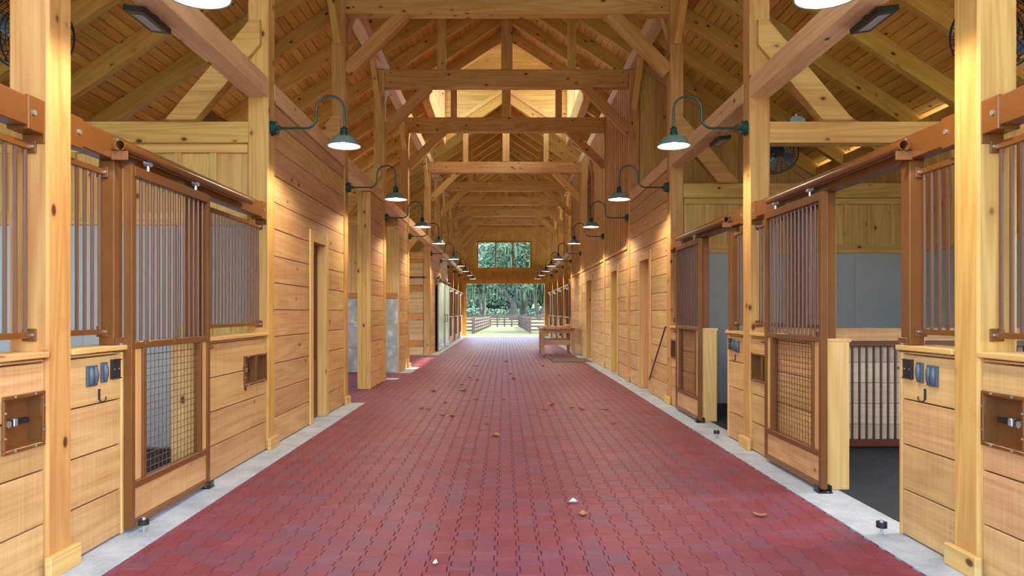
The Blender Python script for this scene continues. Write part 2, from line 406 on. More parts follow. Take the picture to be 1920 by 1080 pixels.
# ------------------------------------------------------------------ roof
ceilings = {-1: struct('ceiling_left'), 1: struct('ceiling_right')}
cosr = 1 / math.sqrt(1 + SL * SL); RD = 0.24
raft_y = []
for i in range(len(P)):
    y0 = P[i] + PW / 2; y1 = (P[i + 1] if i + 1 < len(P) else END) + PW / 2
    k = 4 if (y1 - y0) > 4 else 3
    raft_y += [y0 + (y1 - y0) * j / k for j in range(1, k)]
PRINC = [p + PW / 2 for p in P]
for s, ce in ceilings.items():
    def pt(ax, y, dz): return (XC + s * ax, y, RAFZ - SL * ax + dz)
    for y in raft_y:
        a0 = MX + 0.1 if LY0 < y < LY1 else 0.0
        dz = RD / 2 / cosr
        beam('rafter', pt(a0, y, dz), pt(6.5, y, dz), 0.125, RD, 'timber_dark', ce)
    NR = 56; rowL = 6.55 / cosr / NR
    for r in range(NR):
        ac = (r + 0.5) * 6.55 / NR; segs = []
        if ac < MX: spans = [(-0.5, LY0), (LY1, END + 0.3)]
        else: spans = [(-0.5, END + 0.3)]
        for a, b in spans:
            cuts = [a]
            while b - cuts[-1] > 9.5: cuts.append(cuts[-1] + random.uniform(7.0, 9.3))
            cuts.append(b)
            for c0, c1 in zip(cuts, cuts[1:]):
                y0, y1 = c0 + 0.002, c1 - 0.002
                x = Vector((0, 1, 0)); sl = Vector((s * cosr, 0, -SL * cosr)); nz = x.cross(sl)
                if nz.z < 0: sl = -sl; nz = -nz
                dz = RD / cosr + 0.012 + random.uniform(0, 0.003)
                put('ceiling_plank', box_mesh(round(y1 - y0, 1), rowL - 0.006, 0.022, 'deck', 0.007), ce, pt(ac, (y0 + y1) / 2, dz), Matrix((x, sl, nz)).transposed())
    for a, b, y0, y1 in ((0, 6.7, -0.6, LY0), (MX, 6.7, LY0, LY1), (0, 6.7, LY1, END + 0.4)):
        dz = RD / cosr + 0.07
        beam('roofing', pt(a, (y0 + y1) / 2, dz), pt(b, (y0 + y1) / 2, dz), y1 - y0, 0.05, 'roofing', ce, 0)
bx('ridge_beam', XC - 0.06, XC + 0.06, -0.5, LY0, RAFZ - 0.02, RAFZ + 0.3, 'timber_dark', ceilings[-1])
bx('ridge_beam', XC - 0.06, XC + 0.06, LY1, END, RAFZ - 0.02, RAFZ + 0.3, 'timber_dark', ceilings[-1])

# raised lantern over the crossing
lan = struct('wall_lantern')
LZ0, LZ1 = RAFZ - SL * MX + 0.1, 8.95
for s in (-1, 1):
    xs = XC + s * MX
    for yy in (LY0 + 0.1, (LY0 + LY1) / 2, LY1 - 0.1): bx('lantern_post', xs - 0.08, xs + 0.08, yy - 0.08, yy + 0.08, LZ0 - 0.2, LZ1, 'trimwood', lan)
    bx('lantern_sill', xs - 0.1, xs + 0.1, LY0, LY1, LZ0 - 0.2, LZ0 + 0.35, 'trimwood', lan)
    bx('lantern_plate', xs - 0.1, xs + 0.1, LY0, LY1, LZ1, LZ1 + 0.2, 'trimwood', lan)
    for k in (0, 1):
        ya = LY0 + 0.18 + k * (LY1 - LY0) / 2 - (0.1 if k else 0); yb = ya + (LY1 - LY0) / 2 - 0.26
        bx('mullion', xs - 0.03, xs + 0.03, (ya + yb) / 2 - 0.03, (ya + yb) / 2 + 0.03, LZ0 + 0.35, LZ1, 'trimwood', lan)
    for k in range(16):
        ac = (k + .5) * 2.5 / 16; x = Vector((0, 1, 0)); sl = Vector((s * cosr, 0, -SL * cosr)); nz = x.cross(sl)
        if nz.z < 0: sl = -sl; nz = -nz
        put('lantern_plank', box_mesh(LY1 - LY0 + 0.5, 2.5 / cosr / 16 - .004, 0.022, 'deck', 0.005), lan, (XC + s * ac, (LY0 + LY1) / 2, LZ1 + 0.25 + SL * (MX - ac)), Matrix((x, sl, nz)).transposed())
    p0 = Vector((XC, (LY0 + LY1) / 2, LZ1 + 0.32 + SL * MX)); p1 = Vector((XC + s * 2.6, (LY0 + LY1) / 2, LZ1 + 0.32 + SL * (MX - 2.6)))
    beam('lantern_roofing', p0, p1, LY1 - LY0 + 0.6, 0.04, 'roofing', lan, 0)
    for yy, sg in ((LY1 - 0.16, -1),): beam('lantern_brace', (xs - s * 0.05, yy, LZ1 - 0.55), (xs - s * 0.6, yy, LZ1 + 0.02), 0.1, 0.12, 'trimwood', lan)
for yg in (LY0 - 0.02, LY1 + 0.02):                 # gable walls of horizontal planks
    z = 6.45
    while z < 10.3:
        zz = z + 0.135
        hw = MX if zz < LZ1 + .1 else (LZ1 + 0.2 + SL * MX - zz) / SL
        lo = max(0.0, (RAFZ + 0.25 - zz) / SL)     # below the main roof line the aisle is open
        if hw > 0.1:
            if lo < 0.02: bx('gable_plank', XC - hw, XC + hw, yg - 0.012, yg + 0.012, z, zz - 0.004, 'board', lan)
            elif lo < hw - 0.05:
                for s in (-1, 1): bx('gable_plank', XC + s * lo, XC + s * hw, yg - 0.012, yg + 0.012, z, zz - 0.004, 'board', lan)
        z = zz
for s in (-1, 1):
    for (yb_, h0, h1, nm, mt_) in ((LY1 - .01, -.02, .36, 'barge_rafter', 'timber'), (LY1 - .04, .30, .46, 'barge_trim', 'trimwood')):
        c0 = (h0 + h1) / 2; beam(nm, (XC, yb_, RAFZ + c0), (XC + s * (MX + .05), yb_, RAFZ + c0 - SL * (MX + .05)), .05, (h1 - h0) * cosr, mt_, lan)
# ------------------------------------------------------------------ timber bents
ordw = ['open front', 'nearest visible', 'second', 'third', 'fourth', 'fifth', 'sixth', 'seventh', 'eighth', 'ninth', 'tenth']
blab = ['timber bent at the open front end of the barn',
        'timber bent whose thick posts frame the left and right picture edges',
        'timber bent whose posts carry the first whole pair of green lamps',
        'timber bent with the topmost tie beam, starting the left plank wall',
        'timber bent with tie beam below the topmost, in front of the battened wall',
        'timber bent just before the raised lantern over the crossing',
        'timber bent just behind the bright lantern, by the end of the crossing',
        'timber bent first behind the crossing, in line with the end of the batten wall',
        'timber bent third from the far gable window wall',
        'timber bent second from the far gable window wall',
        'timber bent closest to the far gable window wall']
for i, y in enumerate(P):
    t = thing('timber_bent', blab[i], 'timber frame', (XC, y + PW / 2, 0), 'timber bents down the aisle')
    yc = y + PW / 2; mt = 'timber' if i < 4 else 'timber'
    for s in (-1, 1):
        xa = X(s, -0.02); xb = X(s, PW - 0.02); xm = (xa + xb) / 2
        beam('post', (xm, yc, 0.005), (xm, yc, 6.12), PW, PW, mt, t, 0.012)
        if not (s < 0 and i in (4,)): bx('plinth_block', min(xa, xa - s * 0.035), max(xa, xa - s * 0.035), y - 0.03, y + PW + 0.03, 0.004, 0.12, 'trimwood', t)
        dz = RD / 2 / cosr
        a0 = 0
        beam('principal_rafter', (XC + s * a0, yc, RAFZ - SL * a0 + dz), (XC + s * 6.5, yc, RAFZ - SL * 6.5 + dz), 0.16, RD + 0.001, 'timber_dark', t)
        beam('knee_brace', (xa, yc, 4.93), (xa - s * 0.86, yc, 5.80), 0.15, 0.19, mt, t)
        beam('strut', (XC + s * 1.28, yc, 6.12), (XC + s * 1.28, yc, rafz(XC + 1.28) + 0.02), 0.16, 0.16, mt, t)
        # wing beam and brace outside the posts
        if not (s > 0 and i in (5, 6, 7)):
            bx('wing_beam', min(xb, s * WING), max(xb, s * WING), yc - 0.09, yc + 0.09, 3.06, 3.27, mt, t)
            if i not in (0, 1) and not (s > 0 and i == 4):
                pl_ = [(-.98, .0), (-.68, .0), (-.045, .745), (-.045, .99), (-.14, .99)]
                pl_ = [(-s * (a_ + .5), b_ - .5) for a_, b_ in pl_]
                put('wing_brace', prism_mesh(pl_, .13, 'timber'), t, (X(s, 0) + s * .5, yc - .1, 3.27 + .5))
        for sg in (-1, 1):                        # braces along the barn, up to the wall plate
            if (i == 0 and sg < 0): continue
            if s > 0 and (i in (5, 6) or (i == 4 and sg > 0) or (i == 7 and sg < 0)): continue
            beam('plate_brace', (xm, yc + sg * 0.1, 5.35), (xm, yc + sg * 0.82, 6.13), 0.1, 0.14, 'timber_dark', t)
    bx('tie_beam', X(-1, -0.02), X(1, -0.02), yc - 0.1, yc + 0.1, 5.77, 6.12, mt, t, 0.01)
    beam('king_post', (XC, yc, 6.12), (XC, yc, RAFZ + 0.05), 0.22, 0.22, mt, t)
    # dark pegs
    for s in (-1, 1):
        for dz in (0.06, 0.25):
            xx = X(s, -0.14); cyl('peg', (xx, y - 0.004, 5.8 + dz), (xx, y + 0.03, 5.8 + dz), 0.014, 'bronze', t, 8)

# ------------------------------------------------------------------ side walls
walls = {-1: struct('wall_left'), 1: struct('wall_right')}
for s in (-1, 1):
    w = walls[s]; xa, xb = sorted((X(s, -0.02), X(s, PW - 0.02)))
    for i in range(len(P)):
        y0 = P[i] + PW; y1 = P[i + 1] if i + 1 < len(P) else END
        bx('wall_plate', xa, xb, P[i] + PW / 2, (P[i + 1] if i + 1 < len(P) else END) + PW / 2, 6.125, 6.38, 'pink', w)
        if not (s > 0 and i in (4, 5, 6)):
            bx('girt_beam', xa + (0 if s < 0 else 0.0), xb, y0, y1, 3.51, 3.70, 'pink', w)
bx('wall_plate', -2.571, -2.366, -0.5, P[0] + PW / 2, 6.125, 6.38, 'pink', walls[-1])

ROWS = [(0.015, 0.292), (0.292, 0.569), (0.569, 0.846), (0.846, 1.122)]
def planked(s, parent, y0, y1, rows, holes=(), d0=0.0, th=0.034, mat='plank', name='plank', G=0.008):
    """horizontal planks on a side wall, with openings (ya, yb, za, zb) cut out of them"""
    for z0, z1 in rows:
        segs = [(y0, y1, None)]
        for (ha, hb, za, zb) in holes:
            if zb <= z0 + .01 or za >= z1 - .01: continue
            new = []
            for (a, b, nt) in segs:
                if hb <= a or ha >= b: new.append((a, b, nt)); continue
                if za <= z0 + .01 and zb >= z1 - .01:
                    if ha - a > .01: new.append((a, ha, nt))
                    if b - hb > .01: new.append((hb, b, None))
                else: new.append((a, b, (ha, hb, za, zb)))
            segs = new
        for a, b, nt in segs:
            dd = d0 + th / 2 + random.uniform(0, 0.004)
            if nt is None:
                a_, b_ = sorted((X(s, dd - th / 2), X(s, dd + th / 2)))
                bx(name, a_, b_, a + .001, b - .001, z0, z1 - G, mat, parent, 0.003, 'y')
            else:
                ha, hb, za, zb = nt; ya, yb, zz0, zz1 = a + .001, b - .001, z0, z1 - G
                ha = max(ha, ya); hb = min(hb, yb)
                if za > zz0 + .01: poly = [(ya, zz0), (yb, zz0), (yb, zz1), (hb, zz1), (hb, za), (ha, za), (ha, zz1), (ya, zz1)]
                else: poly = [(ya, zz0), (ha, zz0), (ha, zb), (hb, zb), (hb, zz0), (yb, zz0), (yb, zz1), (ya, zz1)]
                pl = []
                for p in poly:
                    if not pl or (abs(p[0] - pl[-1][0]) + abs(p[1] - pl[-1][1]) > 1e-4): pl.append(p)
                cy = (a + b) / 2; cz = (z0 + z1) / 2
                put(name, prism_mesh([(p[0] - cy, p[1] - cz) for p in pl], th, mat), parent, (X(s, dd), cy, cz), RY)
def rows_to(z0, z1, h=0.277):
    out = []; z = z0
    while z < z1 - 0.02: out.append((z, min(z + h, z1))); z += h
    return out

# left room between bent 2 and bent 3, doorway with a dark glazed door
W = walls[-1]
D1 = (8.85, 9.46, 0, 2.24)
planked(-1, W, P[2] + PW, P[3], rows_to(0.015, 3.51), [(D1[0] - .06, D1[1] + .06, 0, D1[3] + .06)])
def door_trim(n, s, ya, yb, zt, depth, mat='trimwood', panel=None):
    t = struct('door_%d' % n); w = 0.14
    a, b = sorted((X(s, -0.022), X(s, 0.0)))
    bx('casing', a, b, ya - w, ya, 0.006, zt + w, mat, t); bx('casing', a, b, yb, yb + w, 0.006, zt + w, mat, t)
    bx('head_casing', a, b, ya, yb, zt, zt + w, mat, t)
    a, b = sorted((X(s, 0.0), X(s, depth)))
    bx('jamb', a, b, ya - 0.03, ya, 0.006, zt, mat, t, 0.003, 'z'); bx('jamb', a, b, yb, yb + 0.03, 0.006, zt, mat, t, 0.003, 'z')
    bx('head_jamb', a, b, ya, yb, zt, zt + 0.03, mat, t)
    a, b = sorted((X(s, depth - 0.02), X(s, depth + 0.025)))
    if panel == 'glass':
        bx('door_stile', a, b, ya, ya + .1, 0.012, zt, 'browndark', t); bx('door_stile', a, b, yb - .1, yb, 0.012, zt, 'browndark', t)
        bx('door_rail', a, b, ya + .1, yb - .1, 0.012, .75, 'browndark', t); bx('door_rail', a, b, ya + .1, yb - .1, zt - .12, zt, 'browndark', t)
        bx('glass_pane', (a + b) / 2 - .005, (a + b) / 2 + .005, ya + .1, yb - .1, .75, zt - .12, 'glass', t)
    else:
        nb = 5
        for k in range(nb):
            y0 = ya + (yb - ya) * k / nb; bx('door_board', a, b, y0 + .002, y0 + (yb - ya) / nb - .002, 0.012, zt, 'endboard', t, 0.004, 'z')
        hx = X(s, depth - .05); cyl('handle', (hx, yb - .12, 1.0), (hx, yb - .12, 1.16), 0.012, 'black', t)
    return t
door_trim(1, -1, *D1[:2], D1[3], 0.11, panel='glass')
# stub wall in front of the wash bay, standing at bent 4
SY0, SY1, ST = 12.73, P[4], 0.236
planked(-1, W, SY0 + 0.03, SY1, rows_to(0.015, 3.51))
planked(-1, W, SY0 + 0.03, SY1 + PW, rows_to(0.015, 3.51), d0=ST - 0.034)
for k in range(3):
    a = X(-1, k * ST / 3 + .001); b = X(-1, (k + 1) * ST / 3 - .001); bx('end_board', min(a, b), max(a, b), SY0, SY0 + 0.03, 0.005, 3.5, 'board', W, 0.003, 'z')
# wash-bay end wall (stone tiles below boards), its aisle end is planked
WY = 16.2
planked(-1, W, WY + 0.03, P[5], rows_to(0.015, 3.51))
wash = struct('wall_wash_bay')
for r, (z0, z1) in enumerate(((0.01, 0.56), (0.56, 1.11), (1.11, 1.67))):
    for k in range(4):
        xa = -2.40 - k * 0.92 - (0.46 if r % 2 else 0); xb = min(-2.40, xa + (0.92 if not (k == 0 and r % 2) else 0.92)); xa -= 0.0
        xa2 = -2.40 - (k + 1) * 0.92 + (0.46 if r % 2 else 0)
        bx('stone_tile', max(-6.05, xa2) + .002, -2.40 - k * 0.92 + (0.46 if (r % 2 and k) else 0) - .002, WY - 0.012 + random.uniform(0, .003), WY + 0.012, z0, z1 - .004, 'tile', wash, 0.003)
bx('trim_board', -6.05, -2.40, WY - 0.02, WY + 0.02, 1.67, 1.80, 'endboard', wash)
for k in range(14): bx('wall_board', -2.40 - (k + 1) * 0.26 + .002, -2.40 - k * 0.26 - .002, WY - 0.01, WY + 0.015, 1.80, 3.3, 'board', wash)
bx('end_board', -2.402, -2.37, WY - 0.02, WY + 0.03, 0.005, 3.5, 'trimwood', wash)
bx('wall_core', -6.05, -2.42, WY + 0.02, P[5] + 0.2, 0, 3.3, 'endboard', wash)
# crossing, left end: plank wall at bent 6 facing the camera
cw = struct('wall_crossing'); z = 0.01; k = 0
while z < 3.05:
    h = random.choice((0.19, 0.22, 0.25)); h = min(h, 3.06 - z)
    bx('plank', -6.05, X(-1, PW), P[6] - 0.0 + random.uniform(0, .006), P[6] + 0.05, z, z + h - .004, 'endboard' if k % 4 == 1 else 'plank', cw); z += h; k += 1
bx('wall_core', -6.05, X(-1, PW), P[6] + .06, P[6] + .12, 0, 3.05, 'endboard', cw)
hb = thing('strap_hinge', 'dark iron strap hinge on the plank wall beyond the crossing', 'hinge', (-2.8, P[6] - 0.02, 2.47))
bx('strap', -3.05, -2.52, P[6] - 0.022, P[6] - 0.002, 2.44, 2.49, 'bronze', hb)
for xx in (-3.03, -2.56): cyl('hinge_boss', (xx, P[6] - .05, 2.465), (xx, P[6] - .002, 2.465), .04, 'bronze', hb)
# left, beyond the crossing: plank wall with two sliding doors
sd = [(24.75, 26.9), (27.5, 29.4)]
planked(-1, W, P[6] + PW, P[8], rows_to(0.015, 3.51), [(24.6, 26.0, 0, 2.45), (27.6, 29.1, 0, 2.45)])
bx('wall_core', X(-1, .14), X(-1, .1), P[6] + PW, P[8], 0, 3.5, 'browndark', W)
for k, (a, b) in enumerate(sd):
    t = thing('sliding_door', ('panelled sliding door in grass-reflection green, next to the crossing' if k == 0 else 'panelled sliding door in grass-reflection green, beside the far stalls'), 'door', (X(-1, -.05), a, 0), 'sliding doors past the crossing')
    xa, xb = X(-1, -0.115), X(-1, -0.07)
    bx('stile', xb, xa, a, a + .12, .03, 2.42, 'grass_tint', t); bx('stile', xb, xa, b - .12, b, .03, 2.42, 'grass_tint', t)
    for z0, z1 in ((.03, .2), (1.1, 1.25), (2.3, 2.42)): bx('rail', xb, xa, a + .12, b - .12, z0, z1, 'grass_tint', t)
    nb = 8
    for j in range(nb):
        y0 = a + .12 + (b - a - .24) * j / nb; bx('panel_board', xb + .012, xa - .014, y0 + .001, y0 + (b - a - .24) / nb - .001, .2, 2.3, 'grass_tint', t, .003, 'z')
    bx('track', X(-1, -.06), X(-1, -.125), a - .2, b + .5, 2.50, 2.56, 'bronze', t)
    for yy in (a + .3, b - .3):
        cyl('roller', (X(-1, -.07), yy, 2.58), (X(-1, -.1), yy, 2.58), .05, 'bronze', t); bx('hanger', X(-1, -.1), X(-1, -.125), yy - .025, yy + .025, 2.38, 2.6, 'bronze', t)
    hy = b - .2 if k == 0 else a + .2; g = pack([tube_geom([(0, 0, 0), (.06, 0, 0), (.06, 0, .28), (0, 0, .28)], .012, 6)], 'bronze'); put('pull_handle', g, t, (xa, hy, 1.0))

# right: plank wall from bent 3 to bent 7, three doorways, lattice of battens above
W = walls[1]
RD_ = [(12.18, 12.99), (15.62, 16.45), (20.15, 21.45)]
planked(1, W, P[3] + PW, P[4], rows_to(0.015, 3.51), [(RD_[0][0] - .06, RD_[0][1] + .06, 0, 2.34)])
planked(1, W, P[4] + PW, P[5], rows_to(0.015, 2.62), [(RD_[1][0] - .06, RD_[1][1] + .06, 0, 2.34)])
planked(1, W, P[5] + PW, P[6], rows_to(0.015, 2.62), [(RD_[2][0] - .06, RD_[2][1] + .06, 0, 2.34)])
planked(1, W, P[6] + PW, P[7], rows_to(0.015, 2.62))
for k, (a, b) in enumerate(RD_): door_trim(k + 2, 1, a, b, 2.28, 0.22)
WIN = (19.95, 21.2, 3.8, 5.0, 5.74)
for i in (4, 5, 6):
    y0, y1 = P[i] + PW, P[i + 1]
    bx('ledge', X(1, -.04), X(1, .05), y0, y1, 2.62, 2.68, 'trimwood', W)
    nb = round((y1 - y0) / 0.27); st = (y1 - y0) / nb
    for k in range(nb):
        a, b = y0 + k * st, y0 + (k + 1) * st
        cuts = [(2.68, 6.12)]
        if i == 5 and b > WIN[0] and a < WIN[1]:
            def arch(yy):
                u_ = abs((yy - (WIN[0] + WIN[1]) / 2) / ((WIN[1] - WIN[0]) / 2)); return WIN[3] + (WIN[4] - WIN[3]) * max(0, 1 - u_) ** .75
            zt = max(arch(a), arch(b), arch((a + b) / 2) if (a + b) / 2 > 0 else 0)
            cuts = [(2.68, WIN[2]), (zt, 6.12)]
        for z0, z1 in cuts:
            bx('wall_board', X(1, .02), X(1, .04), a + .002, b - .002, z0, z1, 'endboard', W, .003, 'z')  # darker board colour imitates shade between the lit battens
            bx('batten', X(1, .0), X(1, .02), a - .03, a + .03, z0, z1, 'trimwood', W, .004, 'z')
# pointed window
wn_ = struct('window_1'); hw_ = (WIN[1] - WIN[0]) / 2; cyw = (WIN[0] + WIN[1]) / 2
def archpts(hw, dz):
    pts = [(-hw, WIN[2] - dz), (-hw, WIN[3])]
    for k in range(1, 9):
        u_ = k / 8; pts.append((-hw * (1 - u_), WIN[3] + (WIN[4] + dz - WIN[3]) * math.sin(u_ * PI / 2) ** .9 if False else WIN[3] + (WIN[4] + dz - WIN[3]) * u_ ** .85))
    return pts + [(-p[0], p[1]) for p in reversed(pts[:-1])]
op = archpts(hw_ + .03, .05); ip = archpts(hw_ - .07, -.07)
g = []
for a0, a1 in ((-.035, .06),):
    n_ = len(op); vs = [(a0, p[0], p[1]) for p in op] + [(a0, p[0], p[1]) for p in ip] + [(a1, p[0], p[1]) for p in op] + [(a1, p[0], p[1]) for p in ip]; fs = []
    for k in range(n_):
        j = (k + 1) % n_; fs += [(k, j, n_ + j, n_ + k), (2 * n_ + k, 3 * n_ + k, 3 * n_ + j, 2 * n_ + j), (k, 2 * n_ + k, 2 * n_ + j, j), (n_ + k, n_ + j, 3 * n_ + j, 3 * n_ + k)]
    g.append((vs, fs))
put('window_frame', pack(g, 'endboard'), wn_, (X(1, 0), cyw, 0))
put('glass_pane', prism_mesh([(p[0], p[1]) for p in ip], .01, 'glass'), wn_, (X(1, .005), cyw, 0), RY)
bx('muntin', X(1, -.012), X(1, .01), cyw - .02, cyw + .02, WIN[2], WIN[4] - .12, 'browndark', wn_)
bx('muntin', X(1, -.012), X(1, .01), WIN[0] + .06, WIN[1] - .06, WIN[3] - .03, WIN[3] + .01, 'browndark', wn_)
# loft gable wall at bent 4, facing the camera
lw = struct('wall_loft'); yl = P[4] + 0.12
k = 0; x0 = X(1, PW)
while x0 < 6.0:
    x1 = min(x0 + 0.27, 6.05); zt = rafz(x1) + 0.05
    bx('wall_board', x0 + .002, x1 - .002, yl - .012 + random.uniform(0, .004), yl + .015, 3.27, zt, 'board', lw, .003, 'z')
    if k % 2 == 1: bx('batten', x0 - .025, x0 + .025, yl - .034, yl - .012, 3.27, rafz(x0) - .02, 'board', lw, .003, 'z')
    x0 = x1; k += 1
beam('rake_trim', (X(1, PW), yl - .03, rafz(X(1, PW)) - .06), (6.05, yl - .03, rafz(6.05) - .06), .03, .14, 'trimwood', lw)
bx('sheathing', X(1, PW), 6.05, yl + .03, yl + .05, 0, 3.3, 'endboard', lw)
# loft floor and rear closures keep the room dark behind the battens
bx('loft_floor', X(1, .06), 6.0, P[4] + .3, P[7] + .1, 2.5, 2.62, 'endboard', lw)
bx('loft_end', X(1, .06), 6.05, P[7] + .05, P[7] + .1, 0, 5.0, 'endboard', lw)

# ------------------------------------------------------------------ outer walls and far gable
for s, nm in ((-1, 'wall_outer_left'), (1, 'wall_outer_right')):
    ow = struct(nm); y = -0.5; ops = []
    for i in range(len(P)):
        a = P[i] + PW; b = P[i + 1] if i + 1 < len(P) else END
        if s < 0 and i == 5: ops.append((a + .25, b - .25, 0.0, 3.3)); continue
        if s > 0 and i in (2, 3, 4, 5): continue
        m = (a + b) / 2; hw = .7 if i < 3 else 1.25; ops.append((m - hw, m + hw, 1.0 if hw < 1 else .9, 2.6 if hw < 1 else 3.4))  # unseen openings, sized for the daylight they let in
    planked_rows = rows_to(0.0, 4.2, 0.42)
    ys = [-0.5] + [v for o_ in ops for v in o_[:2]] + [END]
    xw0, xw1 = sorted((s * WING, s * (WING + .05)))
    for k in range(0, len(ys), 2): 
        a, b = ys[k], ys[k + 1]
        nb = max(1, round((b - a) / 0.6))
        for j in range(nb): bx('wall_board', xw0, xw1, a + (b - a) * j / nb + .001, a + (b - a) * (j + 1) / nb - .001, 0, 4.2, 'board', ow, .003, 'z')
    for a, b, z0, z1 in ops:
        if z0 > 0.1: bx('wall_board', xw0, xw1, a, b, 0, z0, 'board', ow)
        bx('wall_board', xw0, xw1, a, b, z1, 4.2, 'board', ow)
        bx('opening_trim', xw0 - .02, xw1 + .02, a - .08, a, z0, z1, 'trimwood', ow); bx('opening_trim', xw0 - .02, xw1 + .02, b, b + .08, z0, z1, 'trimwood', ow)
fw = struct('wall_front'); x0 = -6.05  # unseen wall added to cut daylight near the camera, middle left open
while x0 < 6.1:
    x1 = x0 + 0.28; xm = (x0 + x1) / 2; z0 = 0
    if abs(xm) < 3.3: x0 = x1; continue
    bx('wall_board', x0 + .002, x1 - .002, -.5, -.47, z0, rafz(xm) + .25, 'board', fw, .003, 'z'); x0 = x1
olin = struct('wall_outer_lining')
for k in range(3): bx('grey_sheet', WING - .03, WING - .005, P[2] + .25 + k * 1.1, P[2] + .25 + (k + 1) * 1.1 - .002, .02, 2.245, 'gray', olin, .002)
bx('sheet_trim', WING - .05, WING - .005, P[2] + .2, P[3], 2.245, 2.30, 'trimwood', olin)
for k in range(10): bx('batten', WING - .035, WING - .005, P[2] + .3 + k * .33, P[2] + .37 + k * .33, 2.30, 4.0, 'board', olin, .004, 'z')
bk = struct('wall_back')
OX0, OX1, OZ = (871 - 946) * END / 1350, (1021 - 946) * END / 1350, 2.94
WX0, WX1, WZ0, WZ1 = (897 - 946) * END / 1350, (994 - 946) * END / 1350, 3.84, 5.24
x0 = -6.05; k = 0
while x0 < 6.1:
    x1 = x0 + 0.28; xm = (x0 + x1) / 2; zt = rafz(xm) + .28
    spans = [(0, zt)]
    if OX0 < xm < OX1: spans = [(OZ, zt)]
    if WX0 < xm < WX1: spans = [(OZ, WZ0), (WZ1, zt)]
    for z0, z1 in spans:
        if z1 - z0 > .05: bx('wall_board', x0 + .002, x1 - .002, END + random.uniform(0, .004), END + .03, z0, z1, 'timber_dark', bk, .003, 'z'); bx('batten', x0 - .022, x0 + .022, END - .02, END, z0, z1, 'timber_dark', bk, .003, 'z')
    x0 = x1
bx('jamb', OX0 - .22, OX0, END - .05, END + .2, 0, OZ + .2, 'timber_dark', bk); bx('jamb', OX1, OX1 + .22, END - .05, END + .2, 0, OZ + .2, 'timber_dark', bk)
bx('header', OX0, OX1, END - .06, END + .2, OZ, OZ + .26, 'timber_dark', bk)
bx('ledge_beam', X(-1, 0), X(1, 0), END - .2, END, 3.60, 3.80, 'timber_dark', bk)
for xx in (-2.3, -.95, -.02, .93, 2.32): bx('corbel', xx - .08, xx + .08, END - .18, END, 3.26, 3.60, 'trimwood', bk)
bx('tie_beam', X(-1, 0), X(1, 0), END - .14, END, 5.77, 6.12, 'timber_dark', bk)
for s in (-1, 1): beam('knee_brace', (X(s, 0), END - .08, 4.93), (X(s, -.86), END - .08, 5.8), .12, .18, 'timber_dark', bk)
w2 = struct('window_2')
for a, b, z0, z1 in ((WX0 - .1, WX1 + .1, WZ1, WZ1 + .1), (WX0 - .1, WX1 + .1, WZ0 - .1, WZ0), (WX0 - .1, WX0, WZ0, WZ1), (WX1, WX1 + .1, WZ0, WZ1)): bx('window_frame', a, b, END - .03, END + .06, z0, z1, 'endboard', w2)
for k in (1, 2):
    xx = WX0 + (WX1 - WX0) * k / 3; bx('mullion', xx - .035, xx + .035, END - .01, END + .05, WZ0, WZ1, 'endboard', w2)
gt = NT('clear_glass'); gt.p.inputs['Transmission Weight'].default_value = 1.0; gt.p.inputs['Roughness'].default_value = 0.0; gt.p.inputs['IOR'].default_value = 1.02; gt.p.inputs['Base Color'].default_value = (.93, .97, .96, 1); M['clear'] = gt.m
for k in range(3):
    a = WX0 + (WX1 - WX0) * k / 3; bx('glass_pane', a + .03, a + (WX1 - WX0) / 3 - .03, END + .015, END + .021, WZ0, WZ1, 'clear', w2, 0)

